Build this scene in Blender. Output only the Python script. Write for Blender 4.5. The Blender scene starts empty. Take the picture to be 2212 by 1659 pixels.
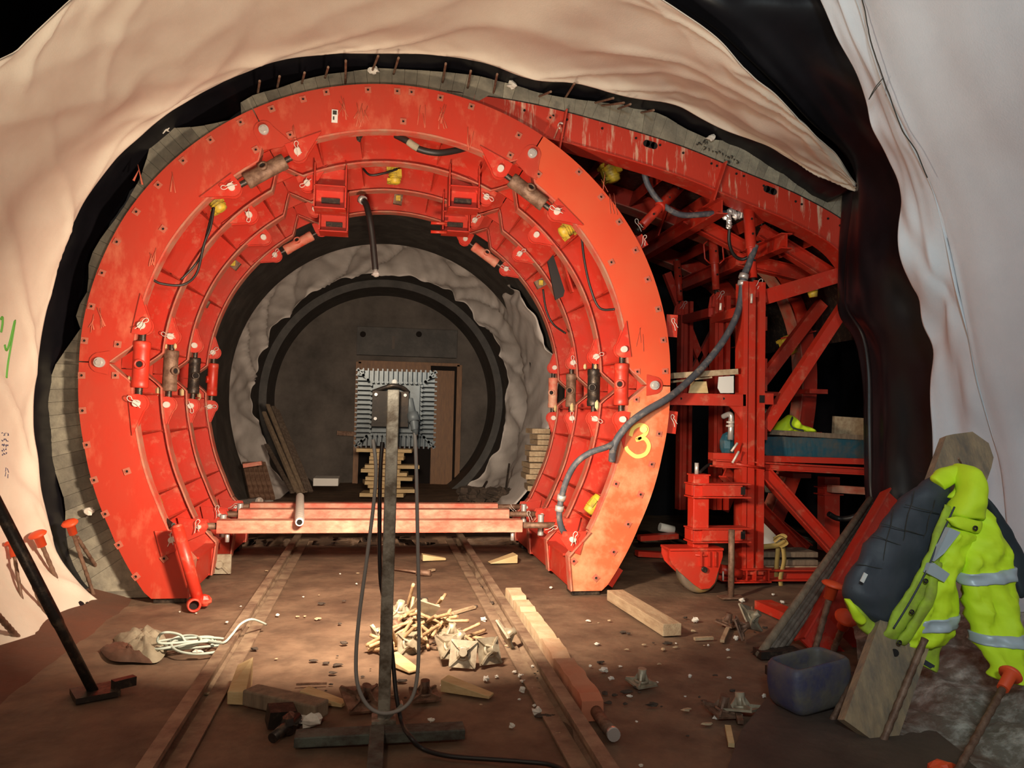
import bpy, math, random
from mathutils import Vector, Matrix, noise
import colorsys
rnd = random.Random(7)
S = bpy.context.scene
COL = S.collection
PI = math.pi
# ------------------------------------------------------------------ camera, world, lights, exposure
FPX, VX, VY, ROLL = 1650., 815., 895., math.radians(1.7)
EYE = Vector((0, 0, 1.6))
_Y = Vector(((VX-1106)/FPX, (829.5-VY)/FPX, -1)).normalized()
_Z = Vector((math.sin(ROLL), math.cos(ROLL), 0)); _Z = (_Z-_Y*_Z.dot(_Y)).normalized()
_X = _Y.cross(_Z)
BAS = Matrix((_X, _Y, _Z))                      # camera space -> world
cd = bpy.data.cameras.new('camera'); cam = bpy.data.objects.new('camera', cd); COL.objects.link(cam)
cd.sensor_width = 36; cd.lens = FPX/2212*36; cd.clip_start = .05
cam.matrix_world = Matrix.Translation(EYE) @ BAS.to_4x4()
S.camera = cam
S.view_settings.view_transform = 'Standard'; S.view_settings.look = 'None'
S.view_settings.exposure = 0.0; S.view_settings.gamma = 1
w = bpy.data.worlds.new('world'); S.world = w; w.use_nodes = True
w.node_tree.nodes['Background'].inputs[0].default_value = (1, .86, .74, 1)
w.node_tree.nodes['Background'].inputs[1].default_value = .13

def lamp(kind, name, loc, aim, power, col, size=.2, spot=None, blend=.5, spread=None):
    l = bpy.data.lights.new(name, kind); l.energy = power; l.color = col
    if kind == 'AREA':
        l.shape = 'SQUARE'; l.size = size
        if spread: l.spread = spread
    else: l.shadow_soft_size = size
    if kind == 'SPOT': l.spot_size = math.radians(spot); l.spot_blend = blend
    o = bpy.data.objects.new(name, l); COL.objects.link(o); o.location = loc
    o.rotation_euler = (Vector(aim)-Vector(loc)).to_track_quat('-Z', 'Y').to_euler()
    return o
WARM = (1, .80, .60)
# floodlight on the post (its own lamp panel), three added fill spots without fixtures, a cool lamp for the entrance
lamp('AREA', 'floodlight_beam', (.09, 4.2, 1.62), (.15, 8.0, .9), 290, WARM, .32, spread=2.35)
lamp('SPOT', 'fill_spot_sheet', (-.3, 2.4, 2.2), (.1, 5.2, 4.8), 370, (1, .85, .66), .10, 150, 1.0)  # added unseen spot, brightens the pale sheet overhead
lamp('SPOT', 'fill_spot_behind', (-.6, -.6, 2.7), (-.3, 6.5, 3.2), 230, WARM, .12, 110, .9)  # added soft fill from behind the camera, no fixture
lamp('SPOT', 'fill_spot_ring', (.9, 1.2, 2.2), (2.25, 6.8, .9), 520, (1, .84, .55), .08, 30, 1.0)  # added narrow spot, brightens the right side of the ring
lamp('SPOT', 'cool_lamp_entrance', (-.2, -1.2, 2.9), (4.0, 4.6, 2.6), 600, (.76, .95, 1), .25, 75, .9)

# ------------------------------------------------------------------ helpers
def ray(px, py): return BAS @ Vector(((px-1106)/FPX, (829.5-py)/FPX, -1))
def P(px, py, y):
    d = ray(px, py); return EYE+d*(y/d.y)
def G(px, py, z=0.):
    d = ray(px, py); return EYE+d*((z-1.6)/d.z)

MATS = {}
def mat(name, col, rough=.6, metal=0, col2=None, scale=4, mixpos=.5, soft=.12, bump=0, bscale=40, detail=6,
        spec=.5, stretch=(1, 1, 1), emit=0, col3=None, s3=1.2, p3=.6, coat=0, sheen=0):
    m = bpy.data.materials.new(name); m.use_nodes = True; nt = m.node_tree; N = nt.nodes; L = nt.links
    b = N['Principled BSDF']
    b.inputs['Roughness'].default_value = rough; b.inputs['Metallic'].default_value = metal
    b.inputs['Specular IOR Level'].default_value = spec
    if coat: b.inputs['Coat Weight'].default_value = coat; b.inputs['Coat Roughness'].default_value = .25
    if sheen: b.inputs['Sheen Weight'].default_value = sheen
    b.inputs['Base Color'].default_value = (*col, 1)
    tc = N.new('ShaderNodeTexCoord'); mp = N.new('ShaderNodeMapping'); mp.inputs['Scale'].default_value = stretch
    L.new(tc.outputs['Object'], mp.inputs['Vector'])
    def noisemix(prev, c, sc, pos, sf, det):
        n = N.new('ShaderNodeTexNoise'); n.inputs['Scale'].default_value = sc; n.inputs['Detail'].default_value = det
        n.inputs['Roughness'].default_value = .65
        L.new(mp.outputs[0], n.inputs['Vector'])
        r = N.new('ShaderNodeValToRGB'); r.color_ramp.elements[0].position = max(0, pos-sf); r.color_ramp.elements[1].position = min(1, pos+sf)
        L.new(n.outputs['Fac'], r.inputs[0])
        x = N.new('ShaderNodeMix'); x.data_type = 'RGBA'
        L.new(r.outputs[0], x.inputs['Factor'])
        if isinstance(prev, tuple): x.inputs[6].default_value = (*prev, 1)
        else: L.new(prev, x.inputs[6])
        x.inputs[7].default_value = (*c, 1)
        return x.outputs[2]
    out = col
    if col2: out = noisemix(out, col2, scale, mixpos, soft, detail)
    if col3: out = noisemix(out, col3, s3, p3, soft, 8)
    if out is not col: L.new(out, b.inputs['Base Color'])
    if bump:
        n = N.new('ShaderNodeTexNoise'); n.inputs['Scale'].default_value = bscale; n.inputs['Detail'].default_value = 5
        L.new(mp.outputs[0], n.inputs['Vector'])
        bp = N.new('ShaderNodeBump'); bp.inputs['Strength'].default_value = bump; bp.inputs['Distance'].default_value = .02
        L.new(n.outputs['Fac'], bp.inputs['Height']); L.new(bp.outputs[0], b.inputs['Normal'])
    if emit:
        b.inputs['Emission Color'].default_value = (*col, 1); b.inputs['Emission Strength'].default_value = emit
    MATS[name] = m
    return m
RED = mat('red_paint', (.53, .026, .011), .42, 0, (.42, .045, .025), 2.2, .56, .16, .05, 30, col3=(.56, .20, .12), s3=9, p3=.71)
REDD = mat('red_paint_dusty', (.58, .13, .08), .6, 0, (.60, .38, .26), 5, .52, .16, .1, 40, stretch=(1, 2, 2), col3=(.6, .05, .02), s3=2, p3=.62)
REDP = mat('red_paint_panel', (.48, .030, .013), .40, 0, (.40, .050, .026), 1.6, .55, .2, .04, 25, stretch=(1, 1, .5), col3=(.62, .20, .11), s3=6, p3=.73)
PADM = mat('dusty_pad_paint', (.50, .10, .06), .6, 0, (.38, .13, .08), 9, .5, .15)
REDF = mat('orange_lit_dusty_foot', (.62, .10, .035), .5, 0, (.66, .17, .07), 1.6, .5, .2, .06, 20, col3=(.72, .42, .24), s3=3.2, p3=.64)  # bright lamp light put into the orange base, pale dust patches over it
REDO = mat('orange_lit_panel', (.62, .060, .020), .42, 0, (.60, .095, .035), 1.3, .5, .2, .04, 20)  # red paint shifted to orange, strong lamp light put into the colour
FLAN = mat('flange_dust', (.55, .06, .035), .6, 0, (.42, .20, .13), 6, .5, .15, .08, 40)
STREAK = mat('laitance_streaks', (.50, .036, .017), .5, 0, (.66, .42, .30), 5, .60, .06, .05, 30, stretch=(2.5, 2.5, .35))
PLATE = mat('sooty_plate', (.05, .04, .034), .7, .2, (.10, .07, .05), 12, .55, .1, .1, 40)
RUST = mat('rusty_steel', (.13, .065, .04), .6, .3, (.25, .15, .1), 14, .5, .1, .15, 60)
DSTEEL = mat('dark_steel', (.045, .035, .03), .45, .6, (.14, .10, .07), 20, .6, .1, .1, 60)
STEEL = mat('bare_steel', (.62, .58, .55), .35, .55)
PINM = mat('pin_steel', (.66, .58, .52), .5, .2)
GALV = mat('galvanised_steel', (.38, .35, .29), .55, .5, (.14, .11, .08), 10, .5, .1, .1, 50)
HOUS = mat('lamp_grey_enamel', (.17, .19, .20), .5, .15, (.11, .12, .12), 14, .6, .12)
BOARD = mat('stop_end_boards', (.22, .195, .145), .85, 0, (.31, .28, .21), 7, .5, .15, .3, 30, col3=(.11, .1, .08), s3=2.2, p3=.55)
BOARD2 = mat('stop_end_boards_pale', (.34, .31, .23), .85, 0, (.20, .18, .14), 9, .5, .15, .3, 30)
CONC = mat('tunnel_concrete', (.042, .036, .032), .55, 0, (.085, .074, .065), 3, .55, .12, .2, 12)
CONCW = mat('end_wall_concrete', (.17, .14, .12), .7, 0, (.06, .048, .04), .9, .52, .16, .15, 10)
GEO = mat('geotextile_white', (.80, .71, .59), .9, 0, (.72, .61, .49), 2.2, .55, .2, .12, 90, sheen=.1)
GEOR = mat('geotextile_white_entrance', (.66, .70, .75), .88, 0, (.58, .62, .67), 2, .55, .2, .12, 90)
GEOD = mat('geotextile_dusty', (.72, .66, .62), .92, 0, (.58, .52, .48), 3, .5, .2, .2, 60)
GEOM = mat('geotextile_soiled', (.17, .145, .115), .95, 0, (.52, .50, .45), 11, .57, .12, .5, 30, col3=(.12, .06, .04), s3=3, p3=.55)
MEMB = mat('black_membrane', (.006, .006, .008), .34, 0, (.011, .010, .013), 3, .5, .2, .06, 8, spec=.28)
FLOOR = mat('muddy_floor', (.135, .075, .044), .72, 0, (.25, .16, .10), 1.3, .52, .2, .55, 9, col3=(.055, .03, .018), s3=3.3, p3=.60)
FLOORR = mat('muddy_floor_red_stain', (.15, .055, .03), .7, 0, (.09, .05, .032), 1.6, .5, .2, .35, 14)
WOODN = mat('fresh_wood', (.66, .50, .27), .7, 0, (.52, .36, .17), 3, .5, .15, .1, 20, stretch=(1, 6, 6))
WOODO = mat('weathered_wood', (.26, .19, .125), .8, 0, (.15, .105, .07), 4, .5, .15, .2, 20, stretch=(5, 5, 1))
WOODT = mat('dusty_timber', (.50, .38, .24), .8, 0, (.33, .22, .13), 4, .5, .15, .2, 20, stretch=(5, 1, 5))
WOODD = mat('dark_wet_wood', (.09, .062, .045), .7, 0, (.17, .13, .10), 6, .55, .12, .15, 20, stretch=(4, 4, 1))
RAILM = mat('dirty_rail', (.36, .26, .17), .6, .1, (.15, .09, .06), 5, .5, .15, .2, 30)
YEL = mat('yellow_enamel', (.62, .42, .03), .5, 0, (.28, .2, .05), 12, .55, .12)
HIVIS = mat('hivis_fabric', (.68, .90, .015), .7, 0, (.60, .82, .018), 3, .5, .2, .15, 14)
HIVISD = mat('hivis_fabric_dirty', (.40, .56, .03), .75, 0, (.26, .30, .04), 9, .55, .15, .2, 14)
SILV = mat('reflective_tape', (.46, .52, .56), .45, .15)
NAVY = mat('navy_quilted_lining', (.028, .034, .046), .6, 0, (.045, .05, .062), 3, .5, .2, .1, 30)
NAVY2 = mat('dark_backpack_cloth', (.02, .028, .035), .7)
ORNG = mat('orange_plastic', (.80, .085, .02), .5)
BLUE = mat('blue_plastic', (.03, .032, .10), .6, 0, (.11, .095, .08), 3.5, .44, .12, .2, 25)
TRAY = mat('blue_tray_paint', (.02, .09, .13), .55, 0, (.10, .10, .09), 6, .55, .12, .1, 30)
HOLE = mat('hole_dark', (.008, .004, .003), .9)
CHIPM = mat('white_chips', (.80, .76, .68), .85, 0, (.62, .56, .48), 20, .5, .2)
HOSE = mat('grey_rubber_hose', (.06, .065, .08), .6, 0, (.20, .17, .15), 14, .6, .1, .2, 30)
BLACKR = mat('black_rubber', (.015, .011, .01), .5)
CABLE = mat('grey_cable', (.27, .25, .23), .55)
CLOTH = mat('beige_rag', (.36, .31, .22), .9, 0, (.22, .18, .12), 5, .55, .2, .2, 30)
ROPE = mat('pale_green_rope', (.48, .55, .48), .8)
STRAP = mat('yellow_brown_strap', (.42, .28, .08), .8)
WHITE = mat('white_plastic', (.72, .70, .66), .6)
PIPEW = mat('white_corrugated_pipe', (.78, .72, .64), .5)
CASTM = mat('cast_anchor_metal', (.38, .33, .24), .5, .3, (.20, .14, .09), 12, .55, .15)
RODM = mat('tie_rod_metal', (.50, .34, .18), .6, .2, (.28, .16, .09), 14, .5, .15)
PAINT = mat('yellow_spray_paint', (.85, .62, .16), .6)
PAINTG = mat('green_spray_paint', (.12, .42, .06), .6)
INK = mat('marker_ink', (.05, .05, .14), .7)
INKB = mat('black_marker', (.03, .028, .022), .8)
DIRT = mat('rubble_soil', (.055, .038, .028), .95, 0, (.10, .07, .05), 20, .6, .1, .6, 20)
SLAG = mat('base_green_patina', (.10, .115, .095), .7, .1, (.045, .035, .028), 9, .5, .12, .3, 30)
GLASS = mat('lamp_glass', (1, .85, .65), .2, 0, emit=6)
DOORW = mat('varnished_door_wood', (.32, .14, .045), .5, 0, (.18, .08, .03), 4, .5, .2, .05, 20, stretch=(6, 6, 1))

ORG = {}
class MB:
    def __init__(s): s.v = []; s.f = []; s.m = []; s.sm = []
    def add(s, vs, fs, smooth=False, mi=0):
        b = len(s.v); s.v += [Vector(x) for x in vs]
        for f in fs: s.f.append([b+i for i in f]); s.m.append(mi); s.sm.append(smooth)
        return s
    def hexa(s, c, mi=0):               # 8 corners: bottom 4 ccw, top 4 ccw
        return s.add(c, [(3, 2, 1, 0), (4, 5, 6, 7), (0, 1, 5, 4), (1, 2, 6, 5), (2, 3, 7, 6), (3, 0, 4, 7)], mi=mi)
    def box(s, c, d, rot=None, mi=0):   # centre, full sizes
        c = Vector(c); h = [x/2 for x in d]
        q = [Vector((a*h[0], b*h[1], e*h[2])) for e in (-1, 1) for a, b in ((-1, -1), (1, -1), (1, 1), (-1, 1))]
        if rot is not None: q = [rot @ x for x in q]
        return s.hexa([c+x for x in q], mi)
    def bar(s, a, b, w, h=None, up=(0, 0, 1), mi=0):   # box beam a->b, w across, h along up
        a, b = Vector(a), Vector(b); h = h or w
        d = (b-a).normalized(); up = Vector(up); x = d.cross(up)
        if x.length < 1e-4: x = d.cross(Vector((0, 1, 0)))
        x.normalize(); u = x.cross(d).normalized(); x *= w/2; u *= h/2
        return s.hexa([a-x-u, a+x-u, b+x-u, b-x-u, a-x+u, a+x+u, b+x+u, b-x+u], mi)
    def ibeam(s, a, b, w, h, t=.012, up=(0, 0, 1)):
        a, b = Vector(a), Vector(b); d = (b-a).normalized(); up = Vector(up); x = d.cross(up).normalized(); u = x.cross(d)
        s.bar(a+u*(h/2-t/2), b+u*(h/2-t/2), w, t, up); s.bar(a-u*(h/2-t/2), b-u*(h/2-t/2), w, t, up); s.bar(a, b, t, h-2*t+.002, up)
        return s
    def tube(s, pts, r, n=10, cap=True, mi=0, rf=None, flat=1):
        pts = [Vector(p) for p in pts]; b = len(s.v); N = len(pts)
        prev = None
        for i, p in enumerate(pts):
            d = (pts[min(i+1, N-1)]-pts[max(i-1, 0)]).normalized()
            if prev is None:
                x = d.orthogonal().normalized()
            else:
                x = (prev-d*prev.dot(d)).normalized()
            prev = x; yv = d.cross(x); rr = rf(i/(N-1)) if rf else (r[i] if isinstance(r, (list, tuple)) else r)
            for k in range(n):
                a = 2*PI*k/n; s.v.append(p+(x*math.cos(a)+yv*math.sin(a)*flat)*rr)
        for i in range(N-1):
            for k in range(n):
                s.f.append([b+i*n+k, b+i*n+(k+1) % n, b+(i+1)*n+(k+1) % n, b+(i+1)*n+k]); s.m.append(mi); s.sm.append(True)
        if cap:
            s.f.append([b+k for k in range(n)][::-1]); s.m.append(mi); s.sm.append(False)
            s.f.append([b+(N-1)*n+k for k in range(n)]); s.m.append(mi); s.sm.append(False)
        return s
    def cyl(s, a, b, r, n=16, mi=0, r2=None): return s.tube([a, b], [r, r if r2 is None else r2], n, True, mi)
    def ring(s, c, ax, r0, r1, h, n=20, mi=0):     # hollow ring
        c = Vector(c); ax = Vector(ax).normalized(); x = ax.orthogonal().normalized(); y = ax.cross(x); vs = []
        for k in range(n):
            a = 2*PI*k/n; e = x*math.cos(a)+y*math.sin(a)
            vs += [c+e*r0-ax*h/2, c+e*r1-ax*h/2, c+e*r1+ax*h/2, c+e*r0+ax*h/2]
        fs = []
        for k in range(n):
            p, q = 4*k, 4*((k+1) % n)
            for j in range(4): fs.append((p+j, q+j, q+(j+1) % 4, p+(j+1) % 4))
        return s.add(vs, fs, True, mi)
    def prism(s, pts, vec, mi=0):       # polygon pts extruded by vec
        pts = [Vector(p) for p in pts]; n = len(pts); vec = Vector(vec)
        s.add(pts+[p+vec for p in pts], [list(range(n))[::-1], list(range(n, 2*n))]+[(i, (i+1) % n, n+(i+1) % n, n+i) for i in range(n)], mi=mi)
        return s
    def rock(s, c, d, seed=0, rough=.25, mi=0, n=8, mm=5):
        c = Vector(c); vs = []; fs = []
        for i in range(mm+1):
            t = PI*i/mm
            for k in range(n):
                a = 2*PI*k/n; e = Vector((math.sin(t)*math.cos(a), math.sin(t)*math.sin(a), math.cos(t)))
                q = 1+rough*2*noise.noise(e*1.7+Vector((seed*3.1, seed, 0)))
                vs.append(c+Vector((e.x*d[0]*q, e.y*d[1]*q, e.z*d[2]*q)))
        for i in range(mm):
            for k in range(n): fs.append((i*n+k, (i+1)*n+k, (i+1)*n+(k+1) % n, i*n+(k+1) % n))
        return s.add(vs, fs, False, mi)
    def build(s, name, mats, parent=None, label=None, bevel=0, origin=None):
        mats = mats if isinstance(mats, (list, tuple)) else [mats]
        if parent is not None: o0 = ORG[parent.name]
        elif origin is not None: o0 = Vector(origin)
        else:
            xs = [v.x for v in s.v]; ys = [v.y for v in s.v]
            o0 = Vector(((min(xs)+max(xs))/2, (min(ys)+max(ys))/2, min(v.z for v in s.v)))
        me = bpy.data.meshes.new(name); me.from_pydata([v-o0 for v in s.v], [], s.f)
        for m in mats: me.materials.append(m)
        me.polygons.foreach_set('material_index', s.m); me.polygons.foreach_set('use_smooth', s.sm)
        me.validate(); me.update()
        o = bpy.data.objects.new(name, me); COL.objects.link(o); ORG[o.name] = o0
        if parent is not None: o.parent = parent
        else: o.location = o0
        if label: o['label'] = label
        if bevel:
            b = o.modifiers.new('bevel', 'BEVEL'); b.width = bevel; b.segments = 2; b.limit_method = 'ANGLE'; b.angle_limit = math.radians(40)
        return o
def thing(name, label, cat, loc, group=None):
    o = bpy.data.objects.new(name, None); COL.objects.link(o); o.location = loc; ORG[o.name] = Vector(loc)
    o.empty_display_size = .1
    return tag(o, label, cat, group)
def tag(o, label, cat, group=None, kind=None):
    o['label'] = label; o['category'] = cat
    if group: o['group'] = group
    if kind: o['kind'] = kind
    return o
def struct(o, label=None):
    o['kind'] = 'structure'
    if label: o['label'] = label
    return o

def cr(p0, p1, p2, p3, t):
    return (p1*2+(p2-p0)*t+(p0*2-p1*5+p2*4-p3)*t*t+(p1*3-p0-p2*3+p3)*t*t*t)*.5
def spline(pts, n):
    pts = [Vector(p) for p in pts]; N = len(pts); out = []
    for i in range(n):
        t = i/(n-1)*(N-1); k = min(int(t), N-2); f = t-k
        out.append(cr(pts[max(k-1, 0)], pts[k], pts[k+1], pts[min(k+2, N-1)], f))
    return out
def resamp(pts, n):                     # linear by arc length
    pts = [Vector(p) for p in pts]; L = [0]
    for a, b in zip(pts, pts[1:]): L.append(L[-1]+(b-a).length)
    out = []; k = 0
    for i in range(n):
        s = L[-1]*i/(n-1)
        while k < len(L)-2 and L[k+1] < s: k += 1
        out.append(pts[k].lerp(pts[k+1], (s-L[k])/max(1e-9, L[k+1]-L[k])))
    return out
def sheet(rows, nu, nv, disp=None, thick=.012, mi=0, arc=True):
    R = [(resamp(spline(r, 6*len(r)), nu) if arc else spline(r, nu)) for r in rows]
    cols = [spline([r[i] for r in R], nv) for i in range(nu)]
    g = [[cols[i][j] for j in range(nv)] for i in range(nu)]
    nrm = [[None]*nv for _ in range(nu)]
    for i in range(nu):
        for j in range(nv):
            a = g[min(i+1, nu-1)][j]-g[max(i-1, 0)][j]; b = g[i][min(j+1, nv-1)]-g[i][max(j-1, 0)]
            nn = a.cross(b); nrm[i][j] = nn.normalized() if nn.length > 1e-9 else Vector((0, -1, 0))
    mb = MB(); vs = []
    for side in (0, 1):
        for i in range(nu):
            for j in range(nv):
                u, v = i/(nu-1), j/(nv-1)
                d = disp(u, v) if disp else 0
                vs.append(g[i][j]+nrm[i][j]*(d+(thick if side else 0)))
    fs = []; o = nu*nv
    for i in range(nu-1):
        for j in range(nv-1):
            a = i*nv+j; fs.append((a, a+1, a+nv+1, a+nv)); fs.append((o+a, o+a+nv, o+a+nv+1, o+a+1))
    for i in range(nu-1):
        for j in (0, nv-1): a = i*nv+j; fs.append((a, a+nv, o+a+nv, o+a))
    for j in range(nv-1):
        for i in (0, nu-1): a = i*nv+j; fs.append((a, a+1, o+a+1, o+a))
    mb.add(vs, fs, True, mi)
    return mb
def nz(a, b, c=0): return noise.noise(Vector((a, b, c)))
def puff(secs, thick, n=20, wr=.012, sub=6, seed=0, ws=9, ends=.35):
    """soft padded shape: sections ((x1,y1),(x2,y2),depth) in the hanging plane, lofted as flattened closed loops"""
    A = spline([P(*s[0], s[2]) for s in secs], (len(secs)-1)*sub+1); B = spline([P(*s[1], s[2]) for s in secs], (len(secs)-1)*sub+1)
    mb = MB(); vs = []; M = len(A)
    for i in range(M):
        c = (A[i]+B[i])/2; x = (B[i]-A[i])/2
        e = min(i, M-1-i)/(M-1); th = thick*(ends+(1-ends)*min(1, math.sqrt(max(0, e)*8)))
        dirn = Vector((0, 1, 0))
        for k in range(n):
            a = 2*PI*k/n
            ca, sa = math.cos(a), math.sin(a)
            p = c+x*ca+dirn*th*math.copysign(abs(sa)**.8, sa)
            q = nz(p.x*ws+seed, p.y*3, p.z*ws)+.5*nz(p.x*ws*2.3+seed, p.y*3, p.z*ws*2)
            p = p+Vector((0, 1, 0))*q*wr*2+(p-c).normalized()*q*wr*.6
            vs.append(p)
    fs = []
    for i in range(M-1):
        for k in range(n): fs.append((i*n+k, i*n+(k+1) % n, (i+1)*n+(k+1) % n, (i+1)*n+k))
    fs.append(list(range(n))[::-1]); fs.append([(M-1)*n+k for k in range(n)])
    return mb.add(vs, fs, True)
#---BODY---
# ------------------------------------------------------------------ floor and shell
def floor_mesh():
    mb = MB(); xs = [-2.45+i*.09 for i in range(int(10.5/.09))]; ys = [1.2+i*.09 for i in range(int(9.2/.09))]+[9.6, 11, 13, 15, 17, 18.6]
    vs = [(x, y, .012*nz(x*2.2, y*2.2)+.008*nz(x*7, y*7, 3)-.012) for x in xs for y in ys]; m = len(ys)
    mb.add(vs, [(i*m+j, (i+1)*m+j, (i+1)*m+j+1, i*m+j+1) for i in range(len(xs)-1) for j in range(m-1)], True)
    mb.box(((-2.45+8)/2, 9.9, -.18), (10.6, 17.6, .22))
    return mb
struct(floor_mesh().build('floor', FLOOR, origin=(0, 0, 0)))
kb = MB(); kb.prism([(-2.46, 3.0, 0), (-2.30, 3.0, .07), (-2.30, 6.95, .07), (-2.46, 6.95, 0)], (0, 0, .001))
kb = MB(); kb.add([(-2.46, 2.5, -.02), (-2.46, 2.5, .1), (-2.32, 2.5, .09), (-1.95, 2.5, -.02), (-2.46, 7.0, -.02), (-2.46, 7.0, .1), (-2.32, 7.0, .09), (-1.95, 7.0, -.02)],
    [(0, 3, 2, 1), (4, 5, 6, 7), (1, 2, 6, 5), (2, 3, 7, 6), (0, 1, 5, 4)])
struct(kb.build('trim_1', FLOORR), 'red stained concrete haunch along the left edge of the floor')
CX, CZ = .135, 1.935
def pol(phi, r, y=0.): a = math.radians(phi); return Vector((CX+r*math.sin(a), y, CZ+r*math.cos(a)))
RT = [(0, 2.615), (30, 2.61), (60, 2.60), (90, 2.565), (105, 2.58), (120, 2.63), (134, 2.72), (140, 2.74)]
def rout(phi):
    p = abs(phi)
    for (a, x), (b, z) in zip(RT, RT[1:]):
        if p <= b: t = (p-a)/(b-a); return x+(z-x)*(t*t*(3-2*t) if 0 else t)
    return RT[-1][1]
W = .41
JO = (-89.0, -29.2, 29.8, 90.2)
# cast concrete lining of the tunnel beyond the formwork, the small drive and the end wall
def annulus(mb, ph0, ph1, n, r0f, r1f, y0, y1, mi=0, smooth=True):
    vs = []
    for i in range(n+1):
        p = ph0+(ph1-ph0)*i/n; a, b = r0f(p), r1f(p)
        vs += [pol(p, a, y0), pol(p, b, y0), pol(p, b, y1), pol(p, a, y1)]
    fs = [(0, 1, 2, 3), (4*n+3, 4*n+2, 4*n+1, 4*n)]
    for i in range(n):
        for j in range(4):
            a, b = 4*i+j, 4*i+(j+1) % 4; fs.append((a+4, b+4, b, a))
    b = len(mb.v); mb.add(vs, fs, False, mi)
    return mb
def full(mb, r0, r1, y0, y1, n=96): return annulus(mb, -180, 180, n, lambda p: r0, lambda p: r1, y0, y1)
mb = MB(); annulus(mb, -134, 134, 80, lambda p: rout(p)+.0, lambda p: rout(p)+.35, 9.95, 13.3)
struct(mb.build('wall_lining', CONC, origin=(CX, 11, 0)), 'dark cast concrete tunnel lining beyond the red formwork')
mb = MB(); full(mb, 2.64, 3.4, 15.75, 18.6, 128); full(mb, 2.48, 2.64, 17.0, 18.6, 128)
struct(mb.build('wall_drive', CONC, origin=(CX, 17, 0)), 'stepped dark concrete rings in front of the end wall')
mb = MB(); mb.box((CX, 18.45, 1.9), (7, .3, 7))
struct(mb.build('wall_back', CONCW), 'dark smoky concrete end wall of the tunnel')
# cavern behind the right arch
mb = MB(); mb.box((5.6, 12.6, 2.5), (4.2, .3, 8)); mb.box((6.6, 9.6, 2.2), (.2, 6, 8)); mb.box((5.2, 9.6, 5.2), (3.0, 6, .2))
struct(mb.build('wall_cavern', MEMB), 'black membrane lined sides of the dark side cavern')
mb = MB(); mb.box((0, 10.2, 5.6), (7, 7.2, .2)); mb.box((-3.4, 10.2, 2.3), (.2, 7.2, 6.6))
struct(mb.build('ceiling', MEMB), 'black membrane above the formwork')

# end wall door recess
dr = thing('wooden_doorway', 'brown wooden doorway in the end wall behind the floodlight', 'doorway', P(885, 1050, 18.2))
mb = MB(); a, b = P(775, 782, 18.25), P(985, 1072, 18.25)
mb.box(((a.x+b.x)/2, 18.27, (a.z+b.z)/2), (b.x-a.x, .04, a.z-b.z)); mb.build('door_opening', HOLE, dr)
mb = MB(); t = .12
mb.box(((a.x+b.x)/2, 18.2, a.z), (b.x-a.x, .12, t*.6)); mb.box((a.x, 18.2, (a.z+b.z)/2), (t, .12, a.z-b.z)); mb.box((b.x, 18.2, (a.z+b.z)/2), (t, .12, a.z-b.z)); mb.build('door_frame', DOORW, dr)
mb = MB(); c0, c1 = P(935, 800, 18.15), P(975, 1072, 18.15); mb.box(((c0.x+c1.x)/2, 18.15, (c0.z+c1.z)/2), (c1.x-c0.x, .06, c0.z-c1.z)); mb.build('door_panel', DOORW, dr)
mb = MB(); c0, c1 = P(778, 785, 18.17), P(930, 805, 18.17); mb.box(((c0.x+c1.x)/2, 18.17, (c0.z+c1.z)/2), (c1.x-c0.x, .06, c0.z-c1.z)); mb.build('header_board', DOORW, dr)
mb = MB(); c0, c1 = P(772, 706, 18.2), P(986, 774, 18.2)
mb.box(((c0.x+c1.x)/2, 18.2, (c0.z+c1.z)/2), (c1.x-c0.x, .2, c0.z-c1.z))
for q in (784, 905): mb.cyl(P(q, 722, 18.08), P(q, 722, 18.12), .07, 12, 1)
mb.box(P(850, 740, 18.09), (.06, .03, .3), mi=2)
tag(mb.build('steel_lintel', [CONC, HOLE, CONCW]), 'dark lintel panel with two holes above the doorway', 'lintel')
tag(MB().bar(P(728, 935, 17.9), P(772, 938, 17.9), .12, .1).build('wall_bracket', RUST), 'small rusty stub sticking out beside the floodlight on the end wall', 'bracket')

# ------------------------------------------------------------------ ring formwork
YR = (6.8, 7.72, 8.68, 9.62)
FW = thing('tunnel_formwork', 'big red steel ring formwork with four ribs standing in the tunnel mouth', 'formwork', (CX, 8.2, 0))
def notch(p):
    return max([max(0., 1-abs(p-j)/4.2)*.19 for j in JO])
def rin(p): return rout(p)-W+notch(p)
def rin0(p): return rout(p)-W
JG = .12      # half joint gap in degrees
def seg_range(k): return [(-134, JO[0]), (JO[0], JO[1]), (JO[1], JO[2]), (JO[2], JO[3]), (JO[3], 134)][k]
SN = ['left_foot_segment', 'left_segment', 'crown_segment', 'right_segment', 'right_foot_segment']
def outline(k):
    a, b = seg_range(k); a += JG if k else 0; b -= JG if k < 4 else 0
    n = int((b-a)/1.05); ou = []; inn = []
    for i in range(n+1):
        p = a+(b-a)*i/n; ou.append((p, rout(p)))
        if (k == 0 and p < -127) or (k == 4 and p > 127): continue
        inn.append((p, rin(p)))
    O = [pol(p, r) for p, r in ou]; I = [pol(p, r) for p, r in inn]
    if k == 0: O[0] = Vector((CX-1.93, 0, .035)); return O+I[::-1]+[Vector((CX-1.61, 0, .35)), Vector((CX-1.64, 0, .035))]
    if k == 4: O[-1] = Vector((CX+1.93, 0, .035)); return O+[Vector((CX+1.64, 0, .035)), Vector((CX+1.61, 0, .35))]+I[::-1]
    return O+I[::-1]
def vprism(mb, pts, y0, y1, mi=0, cut=True):
    # quad-strip friendly: split the outline in small pieces to keep ngons convex
    return mb.prism([Vector((p.x, y0, p.z)) for p in pts], (0, y1-y0, 0), mi)
RIB = []
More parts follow.
